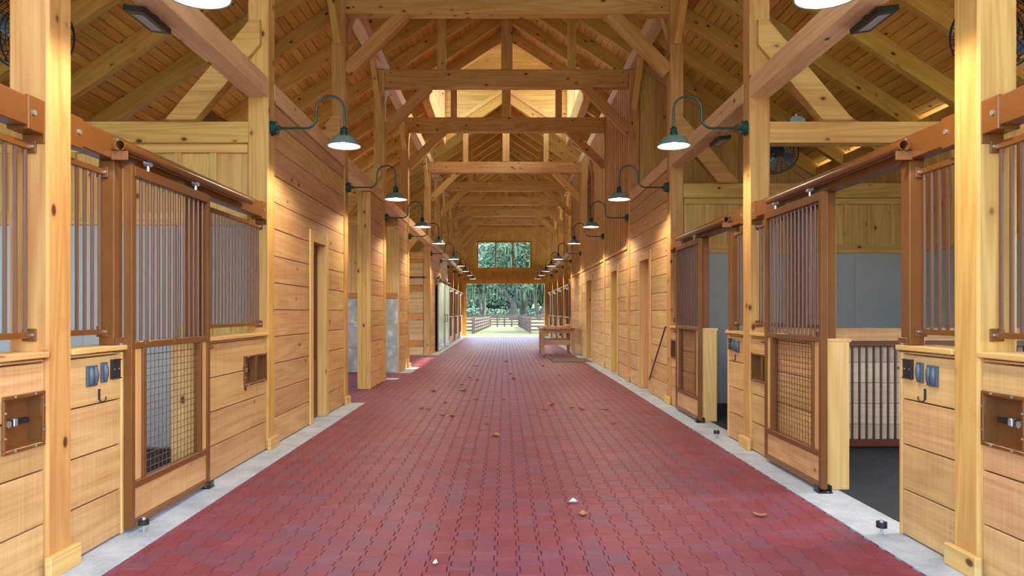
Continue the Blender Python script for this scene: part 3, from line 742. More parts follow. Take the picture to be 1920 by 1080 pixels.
# ------------------------------------------------------------------ stall fronts
def bolt(parent, p, s, r=.011):
    cyl('bolt', (p[0], p[1], p[2]), (p[0] - s * .008, p[1], p[2]), r, 'zinc', parent, 8)
def feed_box(front, s, ya, yb, z0, z1, double):
    """steel feed opening set in the planks: flange, recessed pan, strap latch"""
    fb = bpy.data.objects.new('feed_opening', None); link(fb, front); fb.location = Vector((X(s, 0), ya, z0)) - off(front); fb['label'] = 'brown steel feed opening with bolted flange'
    a, b = sorted((X(s, -0.012), X(s, 0.0))); w = .02
    bx('flange', a, b, ya - w, yb + w, z1, z1 + w, 'brown', fb); bx('flange', a, b, ya - w, yb + w, z0 - w, z0, 'brown', fb)
    bx('flange', a, b, ya - w, ya, z0, z1, 'brown', fb); bx('flange', a, b, yb, yb + w, z0, z1, 'brown', fb)
    dp = .058; a, b = sorted((X(s, 0), X(s, dp)))
    bx('pan_side', a, b, ya, ya + .005, z0, z1, 'brown', fb, 0); bx('pan_side', a, b, yb - .005, yb, z0, z1, 'brown', fb, 0)
    bx('pan_floor', a, b, ya, yb, z0, z0 + .005, 'brown', fb, 0); bx('pan_top', a, b, ya, yb, z1 - .005, z1, 'brown', fb, 0)
    a, b = sorted((X(s, dp), X(s, dp + .006))); bx('pan_back', a, b, ya, yb, z0, z1, 'brown', fb, 0)
    if double:
        m = (ya + yb) / 2; a, b = sorted((X(s, -0.012), X(s, dp))); bx('divider', a, b, m - .018, m + .018, z0, z1, 'brown', fb)
    for yy in (ya + .06, yb - .06):
        for zz in (z0 - w / 2, z1 + w / 2): cyl('bolt', (X(s, -.012), yy, zz), (X(s, -.017), yy, zz), .006, 'zinc', fb, 8)
    for zz in (z0 + .06, z1 - .06):
        for yy in (ya - w / 2, yb + w / 2): cyl('bolt', (X(s, -.012), yy, zz), (X(s, -.017), yy, zz), .006, 'zinc', fb, 8)
    zc = (z0 + z1) / 2; ym = (ya + yb) / 2 if not double else ya + (yb - ya) * .25
    a, b = sorted((X(s, dp - .03), X(s, dp - .012)))
    bx('strap', a, b, ym - .08, ym + .09, zc - .014, zc + .014, 'black', fb); bx('buckle', min(a, a - s * .01), b + .004, ym - .03, ym + .0, zc - .02, zc + .02, 'zinc', fb)
    cyl('knob', (X(s, dp), ym - .09, zc), (X(s, dp - .05), ym - .09, zc), .018, 'zinc', fb)

def grille(front, s, ya, yb, d=.07, lab=None):
    """steel rails with round bars standing between them"""
    gr = bpy.data.objects.new('grille', None); link(gr, front); gr.location = Vector((X(s, d), ya, 1.24)) - off(front)
    a, b = sorted((X(s, d - .016), X(s, d + .016)))
    bx('top_rail', a, b, ya, yb, 2.205, 2.24, 'brown', gr, .003); bx('bottom_rail', a, b, ya, yb, 1.24, 1.272, 'brown', gr, .003)
    for yy in (ya, yb):
        sg = 1 if yy == ya else -1
        for zz in (1.225, 2.19):
            bx('bracket', X(s, d) - .035, X(s, d) + .035, yy - .001, yy + sg * .012, zz, zz + .065, 'brown', gr, .002)
            for dx in (-.022, .022): cyl('bolt', (X(s, d) + dx, yy, zz + .033), (X(s, d) + dx, yy + sg * .018, zz + .033), .007, 'zinc', gr, 6)
    nb = max(2, int((yb - ya) / 0.075)); st = (yb - ya) / nb
    for k in range(nb): cyl('bar', (X(s, d), ya + (k + .5) * st, 1.26), (X(s, d), ya + (k + .5) * st, 2.22), .0105, 'bar', gr, 8)

def stall_front(s, y0, y1, lab, feed=True, far=False, group='stall fronts'):
    t = thing('horse_stall', lab, 'stall front', (X(s, 0), y0, 0), group)
    j0, o0, o1 = y0 + .465, y0 + .565, y0 + 1.635
    rows = ROWS + [(1.122, 1.142)]
    fz = (.715, .955)
    fy = ((y1 - .295, y1 - .025) if feed == 'single' else (y1 - .595, y1 - .03)); hole = [(fy[0], fy[1], fz[0], fz[1])] if feed else []
    planked(s, t, y0, o0 - .03, rows); planked(s, t, o1 + .03, y1, rows, hole)
    planked(s, t, y0, o0 - .03, ROWS, d0=.16); planked(s, t, o1 + .03, y1, ROWS, d0=.16)
    for a, b, ya in ((0, 1, o0 - .03), (0, 1, o1)):
        xa, xb = sorted((X(s, -.004), X(s, .2))); bx('end_board', xa, xb, ya, ya + .03, .006, 1.142, 'trimwood', t, .004, 'z')
    xa, xb = sorted((X(s, -.03), X(s, .215)))
    bx('cap_board', xa, xb, y0, o0, 1.142, 1.172, 'trimwood', t); bx('cap_board', xa, xb, o1, y1, 1.142, 1.172, 'trimwood', t)
    # steel jambs on the low wall and the header rail across
    for ja, jb in ((j0, o0), (o1, o1 + .1)):
        xa, xb = sorted((X(s, .005), X(s, .1))); bx('jamb', xa, xb, ja, jb, 1.172, 2.30, 'brown', t, .006)
        xa, xb = sorted((X(s, -.012), X(s, .0))); bx('jamb_clip', xa, xb, ja, jb, 1.13, 1.22, 'brown', t, .003); bolt(t, (X(s, -.012), (ja + jb) / 2, 1.175), s)
    xa, xb = sorted((X(s, 0.0), X(s, .1))); bx('header_rail', xa, xb, y0 + .01, y1 - .01, 2.30, 2.45, 'brown', t, .006)
    for yy, sg in ((y0, 1), (y1, -1)):
        xa, xb = sorted((X(s, -.006), X(s, .106))); bx('header_shoe', xa, xb, yy, yy + sg * .13, 2.285, 2.458, 'brown', t, .004); bolt(t, (X(s, -.006), yy + sg * .09, 2.375), s, .014)
        bx('shoe_tab', xa, xb, yy, yy + sg * .01, 2.24, 2.29, 'brown', t, .002)
    # round track in front of the header: an open tube with a slot below
    ta, tb = o0 - .16, min(y1 - .5, o0 + 2.05); L = tb - ta; n = 20
    key = ('track', round(L, 3))
    if key not in _mc:
        vs, fs = [], []; arc = [math.radians(-70 + 320 * k / n) for k in range(n + 1)]
        for xx in (0, L):
            for r in (.032, .027):
                for a in arc: vs.append((r * math.cos(a), xx, r * math.sin(a)))
        m = n + 1
        for k in range(n): fs += [(k, k + 1, 2 * m + k + 1, 2 * m + k), (m + k, 3 * m + k, 3 * m + k + 1, m + k + 1), (k, m + k, m + k + 1, k + 1), (2 * m + k, 2 * m + k + 1, 3 * m + k + 1, 3 * m + k)]
        fs += [(0, 2 * m, 3 * m, m), (n, m + n, 3 * m + n, 2 * m + n)]
        _mc[key] = pack([(vs, fs)], 'brown', True)
    put('track', _mc[key], t, (X(s, -.062), ta, 2.375))
    for k in range(5):
        yy = ta + .08 + k * (L - .16) / 4; xa, xb = sorted((X(s, -.062), X(s, .002)))
        bx('track_bracket', xa, xb, yy - .02, yy + .02, 2.402, 2.41, 'brown', t, .002); bolt(t, (X(s, -.004), yy, 2.425), s, .01)
    xa, xb = sorted((X(s, -.1), X(s, 0.))); bx('door_stop', xa, xb, ta + .02, ta + .03, 2.29, 2.345, 'brown', t, .002)
    grille(t, s, y0 + .004, j0 - .002); grille(t, s, o1 + .102, y1 - .004)
    if feed: feed_box(t, s, fy[0], fy[1], fz[0], fz[1], feed != 'single')
    return t, o0, o1

def stall_door(s, ya, lab, group='sliding stall doors'):
    W_ = 1.19; yb = ya + W_; t = thing('stall_door', lab, 'stall door', (X(s, -.03), ya, .03), group)
    xa, xb = sorted((X(s, -.058), X(s, -.006))); f = .045
    bx('stile', xa, xb, ya, ya + f, .03, 2.29, 'brown', t, .004); bx('stile', xa, xb, yb - f, yb, .03, 2.29, 'brown', t, .004)
    for z0, z1, nm in ((.03, .075, 'bottom_rail'), (.27, .315, 'lower_rail'), (1.145, 1.19, 'middle_rail'), (2.225, 2.29, 'top_rail')): bx(nm, xa, xb, ya + f, yb - f, z0, z1, 'brown', t, .004)
    xi, xj = sorted((X(s, -.045), X(s, -.02)))
    m0, m1 = ya + f + .10, yb - f - .10
    for a, b in ((ya + f, m0), (m1, yb - f)): bx('wood_strip', xi, xj, a + .001, b - .001, .315, 1.145, 'trimwood', t, .003, 'z')
    bx('mesh_stile', xa, xb, m0, m0 + .035, .315, 1.145, 'brown', t, .003); bx('mesh_stile', xa, xb, m1 - .035, m1, .315, 1.145, 'brown', t, .003)
    bx('kick_panel', xi, xj, ya + f, yb - f, .075, .27, 'plank', t, .003, 'y')
    key = 'wire'
    if key not in _mc:
        g = []; y_0, y_1 = 0, m1 - m0 - .07; z_0, z_1 = 0, .83
        ny, nz = 15, 18
        for k in range(1, ny):
            yy = y_1 * k / ny; pts = [(.0016 * (1 if (k + j) % 2 else -1), yy, z_1 * j / nz) for j in range(nz + 1)]; g.append(tube_geom(pts, .0024, 4, caps=False))
        for j in range(1, nz):
            zz = z_1 * j / nz; pts = [(.0016 * (-1 if (k + j) % 2 else 1), y_1 * k / ny, zz) for k in range(ny + 1)]; g.append(tube_geom(pts, .0024, 4, caps=False))
        _mc[key] = pack(g, 'bar', True)
    o = put('wire_mesh', _mc[key], t, (X(s, -.032), m0 + .035, .315)); o['kind'] = 'stuff'
    nb = 14; st = (W_ - 2 * f) / nb
    for k in range(nb): cyl('bar', (X(s, -.032), ya + f + (k + .5) * st, 1.18), (X(s, -.032), ya + f + (k + .5) * st, 2.235), .0105, 'bar', t, 8)
    for yy in (ya + .22, yb - .25):
        key = 'hang'
        if key not in _mc: _mc[key] = pack([tube_geom([(0, 0, 0), (0, 0, .05)], .009, 6), tube_geom([(0, -.016, .055), (0, .016, .055)], .018, 10), tube_geom([(-.022, 0, .055), (.022, 0, .055)], .022, 12)], 'zinc', True)
        put('hanger', _mc[key], t, (X(s, -.05), yy, 2.285))
    for yy in (ya + .18, (ya + yb) / 2, yb - .12): bx('clip', X(s, -.058) - .006, X(s, -.058) + .006, yy - .02, yy + .02, 1.165, 1.2, 'brown', t, .002)
    cyl('latch_pin', (X(s, -.058), yb - .02, 1.1), (X(s, -.09), yb - .02, 1.1), .012, 'brown', t)
    return t

def door_guide(s, y, lab):
    t = thing('door_guide', lab, 'door guide', (X(s, -.03), y, .004), 'floor guides of the stall doors')
    bx('base', X(s, -.03) - .055, X(s, -.03) + .055, y - .05, y + .05, .004, .016, 'black', t)
    for sg in (-1, 1): bx('cheek', X(s, -.03) + sg * .048 - .007, X(s, -.03) + sg * .048 + .007, y - .035, y + .035, .016, .06, 'black', t)
    for sg in (-1, 1): cyl('screw', (X(s, -.03) + sg * .02, y - sg * .04, .015), (X(s, -.03) + sg * .02, y - sg * .04, .02), .007, 'zinc', t, 6)
def floor_bumper(s, x, y, lab):
    t = thing('floor_bumper', lab, 'door stop', (x, y, .004), 'round rubber door stops')
    cyl('pin', (x, y, .004), (x, y, .05), .008, 'zinc', t); cyl('rubber_disc', (x, y, .05), (x, y, .085), .032, 'black', t, 20); cyl('bolt_head', (x, y, .085), (x, y, .095), .014, 'zinc', t, 6)

sd_lab = {(-1, 0): 'near left stall front with a strapped feed opening at the picture edge', (1, 0): 'near right stall front with a feed opening at the picture edge',
          (-1, 1): 'left stall front with the closed mesh door and double feed opening', (1, 1): 'right stall front with open doorway showing a barred partition',
          (1, 2): 'second right stall front, doorway open onto a pale grey wall'}
for (s, i), lab in sd_lab.items():
    t, o0, o1 = stall_front(s, P[i] + PW, P[i + 1], lab, 'single' if i == 0 else 'double')
    closed = s < 0
    dn = {(-1, 0): 'closed brown stall door on the near left, outside the frame', (1, 0): 'closed brown stall door on the near right, outside the frame',
          (-1, 1): 'closed brown stall door with bars over wire mesh, left of the aisle', (1, 1): 'brown barred stall door slid open, nearest on the right',
          (1, 2): 'brown barred stall door slid open, next to the right plank wall'}[(s, i)]
    ya = o0 - .012 if (closed or i == 0) else o0 + .98
    if i > 0: stall_door(s, ya, dn)
    if i == 1:
        door_guide(s, ya + (1.19 - .03 if closed else .03), 'black floor guide under the closed left stall door' if closed else 'black floor guide under the open door, nearest right stall')
        floor_bumper(s, -2.25 if s < 0 else 2.32, o0 + (.02 if s < 0 else -.04), 'black rubber door stop in front of the closed left stall door' if s < 0 else 'black rubber door stop by the open doorway, nearest right stall')
    if i == 2:
        door_guide(s, ya + .03, 'black floor guide under the open door of the second right stall'); floor_bumper(s, 2.31, o0 - .08, 'black rubber door stop by the second right stall doorway')
# far stalls beyond the crossing
for s in (-1, 1):
    side = 'left' if s < 0 else 'right'
    for i in ((8, 9, 10) if s < 0 else (7, 8, 9, 10)):
        y1 = P[i + 1] if i + 1 < len(P) else END - .02
        pos = {7: 'beside the end of the batten wall', 8: 'third from the far doorway', 9: 'second from the far doorway', 10: 'next to the far doorway'}[i]
        t, o0, o1 = stall_front(s, P[i] + PW, y1, 'far %s stall front %s' % (side, pos), feed=False)
        stall_door(s, o0 - .012, 'closed far %s stall door %s' % (side, pos))
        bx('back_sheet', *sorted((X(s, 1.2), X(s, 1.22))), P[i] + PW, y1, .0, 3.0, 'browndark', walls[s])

# stall partitions
def partition(s, i, lab, low=False):
    y = P[i] + PW / 2 + .0; t = thing('stall_partition', lab, 'partition', (X(s, .2), y, 0), 'stall partitions')
    xa, xb = sorted((X(s, PW), s * WING))
    if low:
        for k in range(5): bx('board', xa, xb, y - .01, y + .02, .04 + k * .208, 
            .04 + (k + 1) * .208 - .004, 'palewood', t, .003, 'x')
        bx('rail', xa, xb, y - .06, y - .012, 1.03, 1.085, 'browndark', t); bx('rail', xa, xb, y - .06, y - .012, .03, .10, 'browndark', t)
        m = round((xb - xa) / .072)
        for k in range(m): xx = xa + (xb - xa) * (k + .5) / m; bx('bar', xx - .009, xx + .009, y - .05, y - .03, .1, 1.03, 'browndark', t, .003)
        bx('top_board', xa, xb, y - .07, y + .05, 1.085, 1.215, 'plank', t)
        return t
    # boards and battens above, trim, grey sheets below
    bx('head_trim', xa, xb, y - .045, y + .02, 2.97, 3.06, 'board', t); bx('foot_trim', xa, xb, y - .045, y + .02, 2.30, 2.37, 'board', t); bx('sheet_trim', xa, xb, y - .05, y + .02, 2.245, 2.30, 'trimwood', t)
    n = round((xb - xa) / .34); st = (xb - xa) / n
    for k in range(n):
        a = xa + k * st; bx('board', a + .002, a + st - .002, y - .01, y + .02, 2.37, 2.97, 'board', t, .003, 'z')
        bx('batten', a - .035 if k else a, a + .035, y - .035, y - .01, 2.37, 2.97, 'board', t, .004, 'z')
    sx = X(s, PW + .72)
    a, b = sorted((sx, s * WING)); n = 3
    for k in range(n): bx('grey_sheet', a + (b - a) * k / n + .001, a + (b - a) * (k + 1) / n - .001, y - .03, y + .02, .02, 2.245, 'gray', t, .002)
    a, b = sorted((X(s, PW), sx)); n = 4
    if s < 0:
        for k in range(n): bx('wall_board', a + (b - a) * k / n + .002, a + (b - a) * (k + 1) / n - .002, y - .02, y + .02, .02, 1.25, 'board', t, .003, 'z')
        bx('grey_sheet', a, b, y - .02, y + .02, 1.25, 2.245, 'gray', t, .002)
    else: bx('grey_sheet', a, b, y - .03, y + .02, .02, 2.245, 'gray', t, .002)
    return t
partition(-1, 2, 'stall partition of pale battens over grey sheeting, behind the left bars')
partition(1, 3, 'stall partition of battens over grey sheeting, seen through the second right doorway')
partition(1, 2, 'low stall partition with brown bars over boards, inside the right doorway', low=True)
bk_ = struct('wall_room_back')
bx('sheathing', X(-1, .9), X(-1, .86), P[2] + .3, P[3] + .1, 0, 3.6, 'endboard', bk_); bx('sheathing', X(-1, 3.6), X(-1, .2), P[3] + .06, P[3] + .12, 0, 3.5, 'board', bk_)

# ------------------------------------------------------------------ lamps
G_ARM = None
def lamp_meshes():
    pts = [(.06, 0, 0), (.345, 0, 0)]
    for k in range(1, 7): a = k / 6 * PI / 2; pts.append((.345 + .105 * math.sin(a), 0, .105 - .105 * math.cos(a)))
    pts.append((.45, 0, .18))
    for k in range(0, 13): a = PI - k / 12 * PI; pts.append((.59 + .14 * math.cos(a), 0, .185 + .14 * math.sin(a)))
    pts.append((.73, 0, .0))
    arm = pack([tube_geom(pts, .0115, 10)], 'green', True)
    plate = pack([tube_geom([(0, 0, 0), (.012, 0, 0)], .078, 24), tube_geom([(.012, 0, 0), (.06, 0, 0)], .07, 24), tube_geom([(.06, 0, 0), (.105, 0, 0)], .02, 12)], 'green', True)
    sock = pack([lathe([(.0, .02), (.012, .02), (.018, .012), (.034, .0), (.037, -.012), (.034, -.014), (.037, -.03), (.034, -.032), (.04, -.05), (.037, -.052), (.042, -.085), (0, -.085)], 20)], 'green', True)
    shade = pack([lathe([(.03, -.08), (.06, -.083), (.105, -.092), (.118, -.105), (.167, -.176), (.17, -.182), (.163, -.180), (.112, -.109), (.1, -.098), (.03, -.088)], 32)], 'shade', True)
    refl = pack([lathe([(.0, -.099), (.097, -.101), (.109, -.112), (.160, -.181)], 32)], 'white', True)
    bulb = pack([lathe([(0, -.100), (.014, -.101), (.016, -.118), (.03, -.135), (.032, -.15), (.022, -.168), (0, -.174)], 14)], 'bulb', True)
    return arm, plate, sock, shade, refl, bulb
LM = lamp_meshes()
pl_l = bpy.data.lights.new('lamp_light', 'SPOT'); pl_l.energy = LAMP_W * 4; pl_l.color = (1.0, .86, .66); pl_l.shadow_soft_size = .05; pl_l.spot_size = math.radians(152); pl_l.spot_blend = .35
lampwhere = {1: 'cut off by the top of the picture', 2: 'the largest one wholly in view', 3: 'second largest wholly in view', 4: 'third of the row going away', 5: 'fourth of the row going away, at the crossing',
             6: 'just beyond the crossing', 7: 'second beyond the crossing', 8: 'third beyond the crossing', 9: 'second from the far end', 10: 'closest to the far end'}
for s in (-1, 1):
    for i in range(1, 11):
        side = 'left' if s < 0 else 'right'
        y = P[i] + PW / 2; base = Vector((X(s, -.02), y, 3.225))
        t = thing('gooseneck_lamp', 'green gooseneck lamp on the %s posts, %s' % (side, lampwhere[i]), 'lamp', base, 'gooseneck barn lamps')
        R = Matrix.Identity(3) if s < 0 else Matrix.Rotation(PI, 3, 'Z')
        o = base; cx_ = base + Vector((-s * .73, 0, 0))
        put('wall_plate', LM[1], t, o, R); put('arm', LM[0], t, o, R)
        put('socket', LM[2], t, cx_); sh_ = put('shade', LM[3], t, cx_); put('reflector', LM[4], sh_, cx_); put('bulb', LM[5], t, cx_)
        lo = bpy.data.objects.new('lamp_light', pl_l); link(lo, t); lo.location = cx_ - base + Vector((0, 0, -.176))

# ------------------------------------------------------------------ flood fixtures under the girts
FL = pack([box_geom(-.2, .2, -.075, .075, -.02, .02)], 'black'); FG = pack([box_geom(-.14, .14, -.04, .04, -.024, -.019)], 'led')
for s, y, lab in ((-1, 5.2, 'flat black floodlight under the near left girt beam'), (1, 5.2, 'flat black floodlight under the near right girt beam'),
                  (1, 8.9, 'flat black floodlight behind the right gooseneck lamp arm')):
    base = Vector((X(s, .21), y, 3.485))
    t = thing('floodlight', lab, 'floodlight', base, 'flat floodlights on the girts')
    R = RY.to_4x4().to_3x3() @ Matrix.Identity(3)
    tilt = Matrix.Rotation(-s * math.radians(8), 3, 'Y')
    put('housing', FL, t, base, tilt @ RY); put('lens', FG, t, base, tilt @ RY)
    bx('bracket', base.x - .02 - (.05 if s > 0 else -.01), base.x + .02 - (.01 if s > 0 else -.05), y - .03, y + .03, 3.49, 3.56, 'black', t)

# ------------------------------------------------------------------ fans
def ring(r, y, n=40, rad=.004): return tube_geom([(r * math.cos(2 * PI * k / n), y, r * math.sin(2 * PI * k / n)) for k in range(n)], rad, 5, closed=True)
gg = [ring(.215, 0, 48, .007), ring(.215, .11, 48, .005)]
for r in (.06, .09, .12, .15, .18, .2): gg += [ring(r, -.02 - .02 * (1 - r / .2), 36, .0025), ring(r, .13, 36, .0025)]
for k in range(18):
    a = 2 * PI * k / 18; ca, sa = math.cos(a), math.sin(a)
    gg.append(tube_geom([(.05 * ca, -.04, .05 * sa), (.2 * ca, -.02, .2 * sa), (.215 * ca, 0, .215 * sa), (.215 * ca, .11, .215 * sa), (.2 * ca, .13, .2 * sa), (.05 * ca, .13, .05 * sa)], .003, 5))
FGU = pack(gg, 'black', True); FMO = pack([tube_geom([(0, -.03, 0), (0, .16, 0)], .055, 20)], 'black', True)
bl_pts = [(.05, .02, -.02), (.12, .03, -.05), (.195, .045, -.05), (.2, .065, .04), (.12, .075, .06), (.05, .055, .03)]
FBL = pack([([Vector(p) for p in bl_pts] + [Vector(p) + Vector((0, .004, 0)) for p in bl_pts], [tuple(range(6)), tuple(range(11, 5, -1))] + [(k, (k + 1) % 6, 6 + (k + 1) % 6, 6 + k) for k in range(6)])], 'slate')
for s, i, dx, z, lab in ((-1, 1, .30, 2.96, 'black caged fan behind the thick left foreground post'), (1, 1, .30, 2.96, 'black caged fan behind the thick right foreground post'), (1, 2, .30, 3.05, 'black caged fan hanging under the right wing beam')):
    base = Vector((X(s, dx + .1 if i == 2 else dx + .04), P[i] + .36, z)); t = thing('stall_fan', lab, 'fan', base, 'stall fans')
    put('guard', FGU, t, base); put('motor', FMO, t, base)
    for k in range(4): put('blade', FBL, t, base, Matrix.Rotation(k * PI / 2 + .4, 3, 'Y'))
    bx('bracket', base.x - .02, base.x + .02, P[i] + .19, P[i] + .52, 3.27, 3.285, 'black', t)
    bx('hanger', base.x - .02, base.x + .02, P[i] + .5, P[i] + .515, z - .02, 3.285, 'black', t)
jb = thing('junction_box', 'small grey junction box with antenna cable on the right wing beam', 'junction box', (X(1, .47), P[2] + .08, 3.27))
b_ = jb.location
bx('box', b_.x - .075, b_.x + .075, b_.y - .05, b_.y + .05, 3.27, 3.31, 'boxmetal', jb); bx('lid', b_.x - .055, b_.x + .055, b_.y - .035, b_.y + .035, 3.31, 3.33, 'boxmetal', jb); cyl('gland', (b_.x, b_.y, 3.33), (b_.x, b_.y, 3.36), .018, 'boxmetal', jb)
put('cable', pack([tube_geom([(0, 0, .09), (-.015, 0, .1), (-.04, 0, .07), (-.06, 0, .01), (-.07, 0, 0)], .004, 6)], 'black', True), jb, b_)

# ------------------------------------------------------------------ switch covers and hooks
def cover(s, y, z, kind, lab):
    t = thing('outlet_cover', lab, 'outlet cover', (X(s, 0), y, z), 'weatherproof outlet covers'); w = {'double': .1, 'single': .06, 'blank': .1}[kind]; h = .12
    xa, xb = sorted((X(s, -.012), X(s, .002)))
    bx('back_plate', xa, xb, y, y + w, z - h / 2, z + h / 2, 'black' if kind == 'blank' else 'slate', t, .003)
    if kind == 'blank':
        for yy in (y + .025, y + w - .025): cyl('screw', (X(s, -.012), yy, z), (X(s, -.016), yy, z), .005, 'zinc', t, 6)
        xa, xb = sorted((X(s, -.018), X(s, -.012))); bx('rim', xa, xb, y, y + w, z + h / 2 - .008, z + h / 2, 'black', t, .002); bx('rim', xa, xb, y, y + w, z - h / 2, z - h / 2 + .008, 'black', t, .002)
    else:
        for k in range(2 if kind == 'double' else 1):
            yc = y + w * ((.28, .72)[k] if kind == 'double' else .5)
            key = 'flip'
            if key not in _mc:
                g = []
                for sg in (0,): 
                    vs, fs = lathe([(0, -.05), (.009, -.048), (.016, -.03), (.018, 0), (.016, .03), (.009, .048), (0, .05)], 12); g.append((vs, fs))
                _mc[key] = pack(g, 'slate', True)
            put('flip_lid', _mc[key], t, (X(s, -.014), yc, z))
def hook(s, y, z, lab):
    t = thing('bridle_hook', lab, 'hook', (X(s, 0), y, z), 'small black hooks')
    g = pack([tube_geom([(-s * .004, 0, .05), (-s * .004, 0, .0), (-s * .007, .005, -.01), (-s * .014, .014, -.015), (-s * .022, .023, -.01), (-s * .025, .028, .0), (-s * .026, .029, .014)], .004, 8)], 'black', True)
    put('hook_rod', g, t, t.location); bx('plate', *sorted((X(s, -.004), X(s, 0))), y - .01, y + .01, z + .0, z + .062, 'black', t, .002)
for (s, y0, nm) in ((-1, P[1], 'left'), (1, P[1], 'right'), (1, P[2], 'second right')):
    st = 'the near %s stall' % nm if nm != 'second right' else 'the second right stall'
    cover(s, y0 + .37, 1.01, 'double', 'grey double outlet cover on %s, nearest its post' % st)
    cover(s, y0 + .515, 1.02, 'single', 'slim grey single outlet cover on %s, middle of three' % st)
    cover(s, y0 + .62, 1.03, 'blank', 'flat black blank plate on %s, nearest its doorway' % st)
    hook(s, y0 + .50, .865, 'small black hook below the outlet covers of %s' % st)

# ------------------------------------------------------------------ loose things
rod = thing('leaning_rod', 'thin black rod slanting beside the nearest right plank doorway', 'rod', (2.44, 11.4, .7))
cyl('rod', (X(1, -.035), 10.82, 1.15), (X(1, -.03), 12.06, .24), .011, 'black', rod); cyl('hook_end', (X(1, 0), 12.06, .24), (X(1, -.03), 12.06, .24), .009, 'black', rod); cyl('hook_end', (X(1, 0), 10.82, 1.15), (X(1, -.035), 10.82, 1.15), .009, 'black', rod)

bt = thing('work_table', 'rough wooden work table near the far right wall', 'table', (1.7, 23.6, 0))
TX0, TX1, TY0, TY1 = 1.17, 2.22, 22.7, 24.6
for xx in (TX0 + .05, TX1 - .05):
    for yy in (TY0 + .05, TY1 - .05): bx('leg', xx - .045, xx + .045, yy - .045, yy + .045, .004, .80, 'bench', bt)
for yy in (TY0 + .05, TY1 - .05):
    bx('apron', TX0 + .09, TX1 - .09, yy - .025, yy + .025, .70, .82, 'bench', bt); bx('stretcher', TX0 + .09, TX1 - .09, yy - .025, yy + .025, .33, .48, 'bench', bt)
for xx in (TX0 + .05, TX1 - .05): bx('side_apron', xx - .025, xx + .025, TY0 + .09, TY1 - .09, .70, .82, 'bench', bt)
for k in range(7):
    x0 = TX0 - .04 + k * .163; bx('top_slat', x0, x0 + .13, TY0 - .12 + random.uniform(-.06, .06), TY1 + .1, .82, .865, 'bench', bt)
for k, (x0, dz, ang) in enumerate(((1.24, 0, .0), (1.46, 0, .03), (1.7, 0, -.02), (1.93, 0, .02), (1.98, .045, -.03))):
    o = put('loose_board', box_mesh(1.5, .15, .045, 'bench', .004), None, (x0 + .1, 23.55, .888 + dz), Matrix.Rotation(ang, 3, 'Z') @ RY)
    tag(o, ['loose pale board on the work table, closest to the aisle', 'loose pale board on the work table, second from the aisle', 'loose pale board lying mid work table', 'loose pale board on the work table, beneath another', 'loose pale board stacked on top at the wall end of the work table'][k], 'board', 'loose boards on the work table')
mt = thing('doormat', 'grey brown doormat in front of the third right doorway', 'mat', (1.85, 20.4, .005))
bx('mat_body', 1.32, 2.40, 19.62, 21.15, .006, .016, 'mat', mt)
bx('mat_edge', 1.30, 1.32, 19.62, 21.15, .006, .018, 'rubber', mt)

lrng = random.Random(11)
def leaf_mesh(w, l, curl):
    vs = []; n = 6
    for k in range(n + 1):
        u_ = k / n; ww = w * math.sin(PI * min(1, u_ * 1.02 + .02)) ** .7 * (1 + .25 * (k % 2)); z = curl * (u_ - .5) ** 2 * 4
        vs += [(-ww, (u_ - .5) * l, z + .006), (0, (u_ - .5) * l, z), (ww, (u_ - .5) * l, z + .008)]
    fs = []
    for k in range(n):
        for j in range(2): fs.append((k * 3 + j, k * 3 + j + 1, k * 3 + j + 4, k * 3 + j + 3))
    o = len(vs); vs += [(x, y, z + .0012) for x, y, z in vs]; fs += [tuple(i + o for i in reversed(f)) for f in fs[:]]
    return pack([(vs, fs)], 'dryleaf')
LMS = [leaf_mesh(.022, .08, .012), leaf_mesh(.03, .1, .02), leaf_mesh(.014, .09, .008)]
leafpx = [(1093, 966), (790, 767), (804, 768), (829, 779), (848, 781), (912, 796), (890, 750), (871, 733), (865, 722), (868, 734), (1033, 760), (1022, 769), (1071, 765), (1092, 768), (1134, 769), (957, 702), (963, 711), (1048, 704), (894, 713), (948, 679), (892, 687), (1018, 687), (813, 734), (944, 750), (1425, 968), (1120, 700), (1020, 716), (880, 709), (930, 818), (1150, 795), (835, 756)]
for k, (u_, v_) in enumerate(leafpx):
    y = CAMZ * 1350 / (v_ - 584.5); x = (u_ - 946) * y / 1350
    big = min(1.0 + y * .03, 1.8)
    o = bpy.data.objects.new('dry_leaf', LMS[k % 3]); link(o); o.location = (x, y, .0015); o.rotation_euler = (0, 0, lrng.uniform(0, 6.28)); o.scale = (big, big, big)
    own = {0: 'long pale leaf in the foreground, right of the aisle centre', 24: 'dry leaf in the foreground near the open right doorway', 28: 'dry leaf nearest the camera in the middle of the aisle',
           14: 'dry brown leaf at the right, level with the second right stall', 1: 'dry leaf closest to the left wall corner, with a leaf beside it', 22: 'dry leaf in the dark band beside the left wash bay wall',
           19: 'dry leaf farthest along the aisle, left of the work table', 29: 'dry leaf below the right plank wall, nearest the concrete strip', 23: 'dry leaf on the centre line of the aisle, mid way'}
    own.update({2: 'dry leaf at the left, touching the leaf by the left wall corner', 3: 'dry leaf left of centre, upper one of a close pair', 4: 'dry leaf left of centre, lower one of a close pair', 5: 'dry leaf just left of the centre line, below the pair', 15: 'dry leaf on the centre line level with the wash bay, upper of two', 16: 'dry leaf on the centre line level with the wash bay, lower of two', 12: 'dry leaf right of centre, level with the first plank doorway', 13: 'dry leaf right of centre, beside another, level with the first plank doorway'})
    tag(o, own.get(k, 'small dry brown leaf lying on the red pavers mid aisle'), 'leaf', 'fallen leaves on the aisle floor')
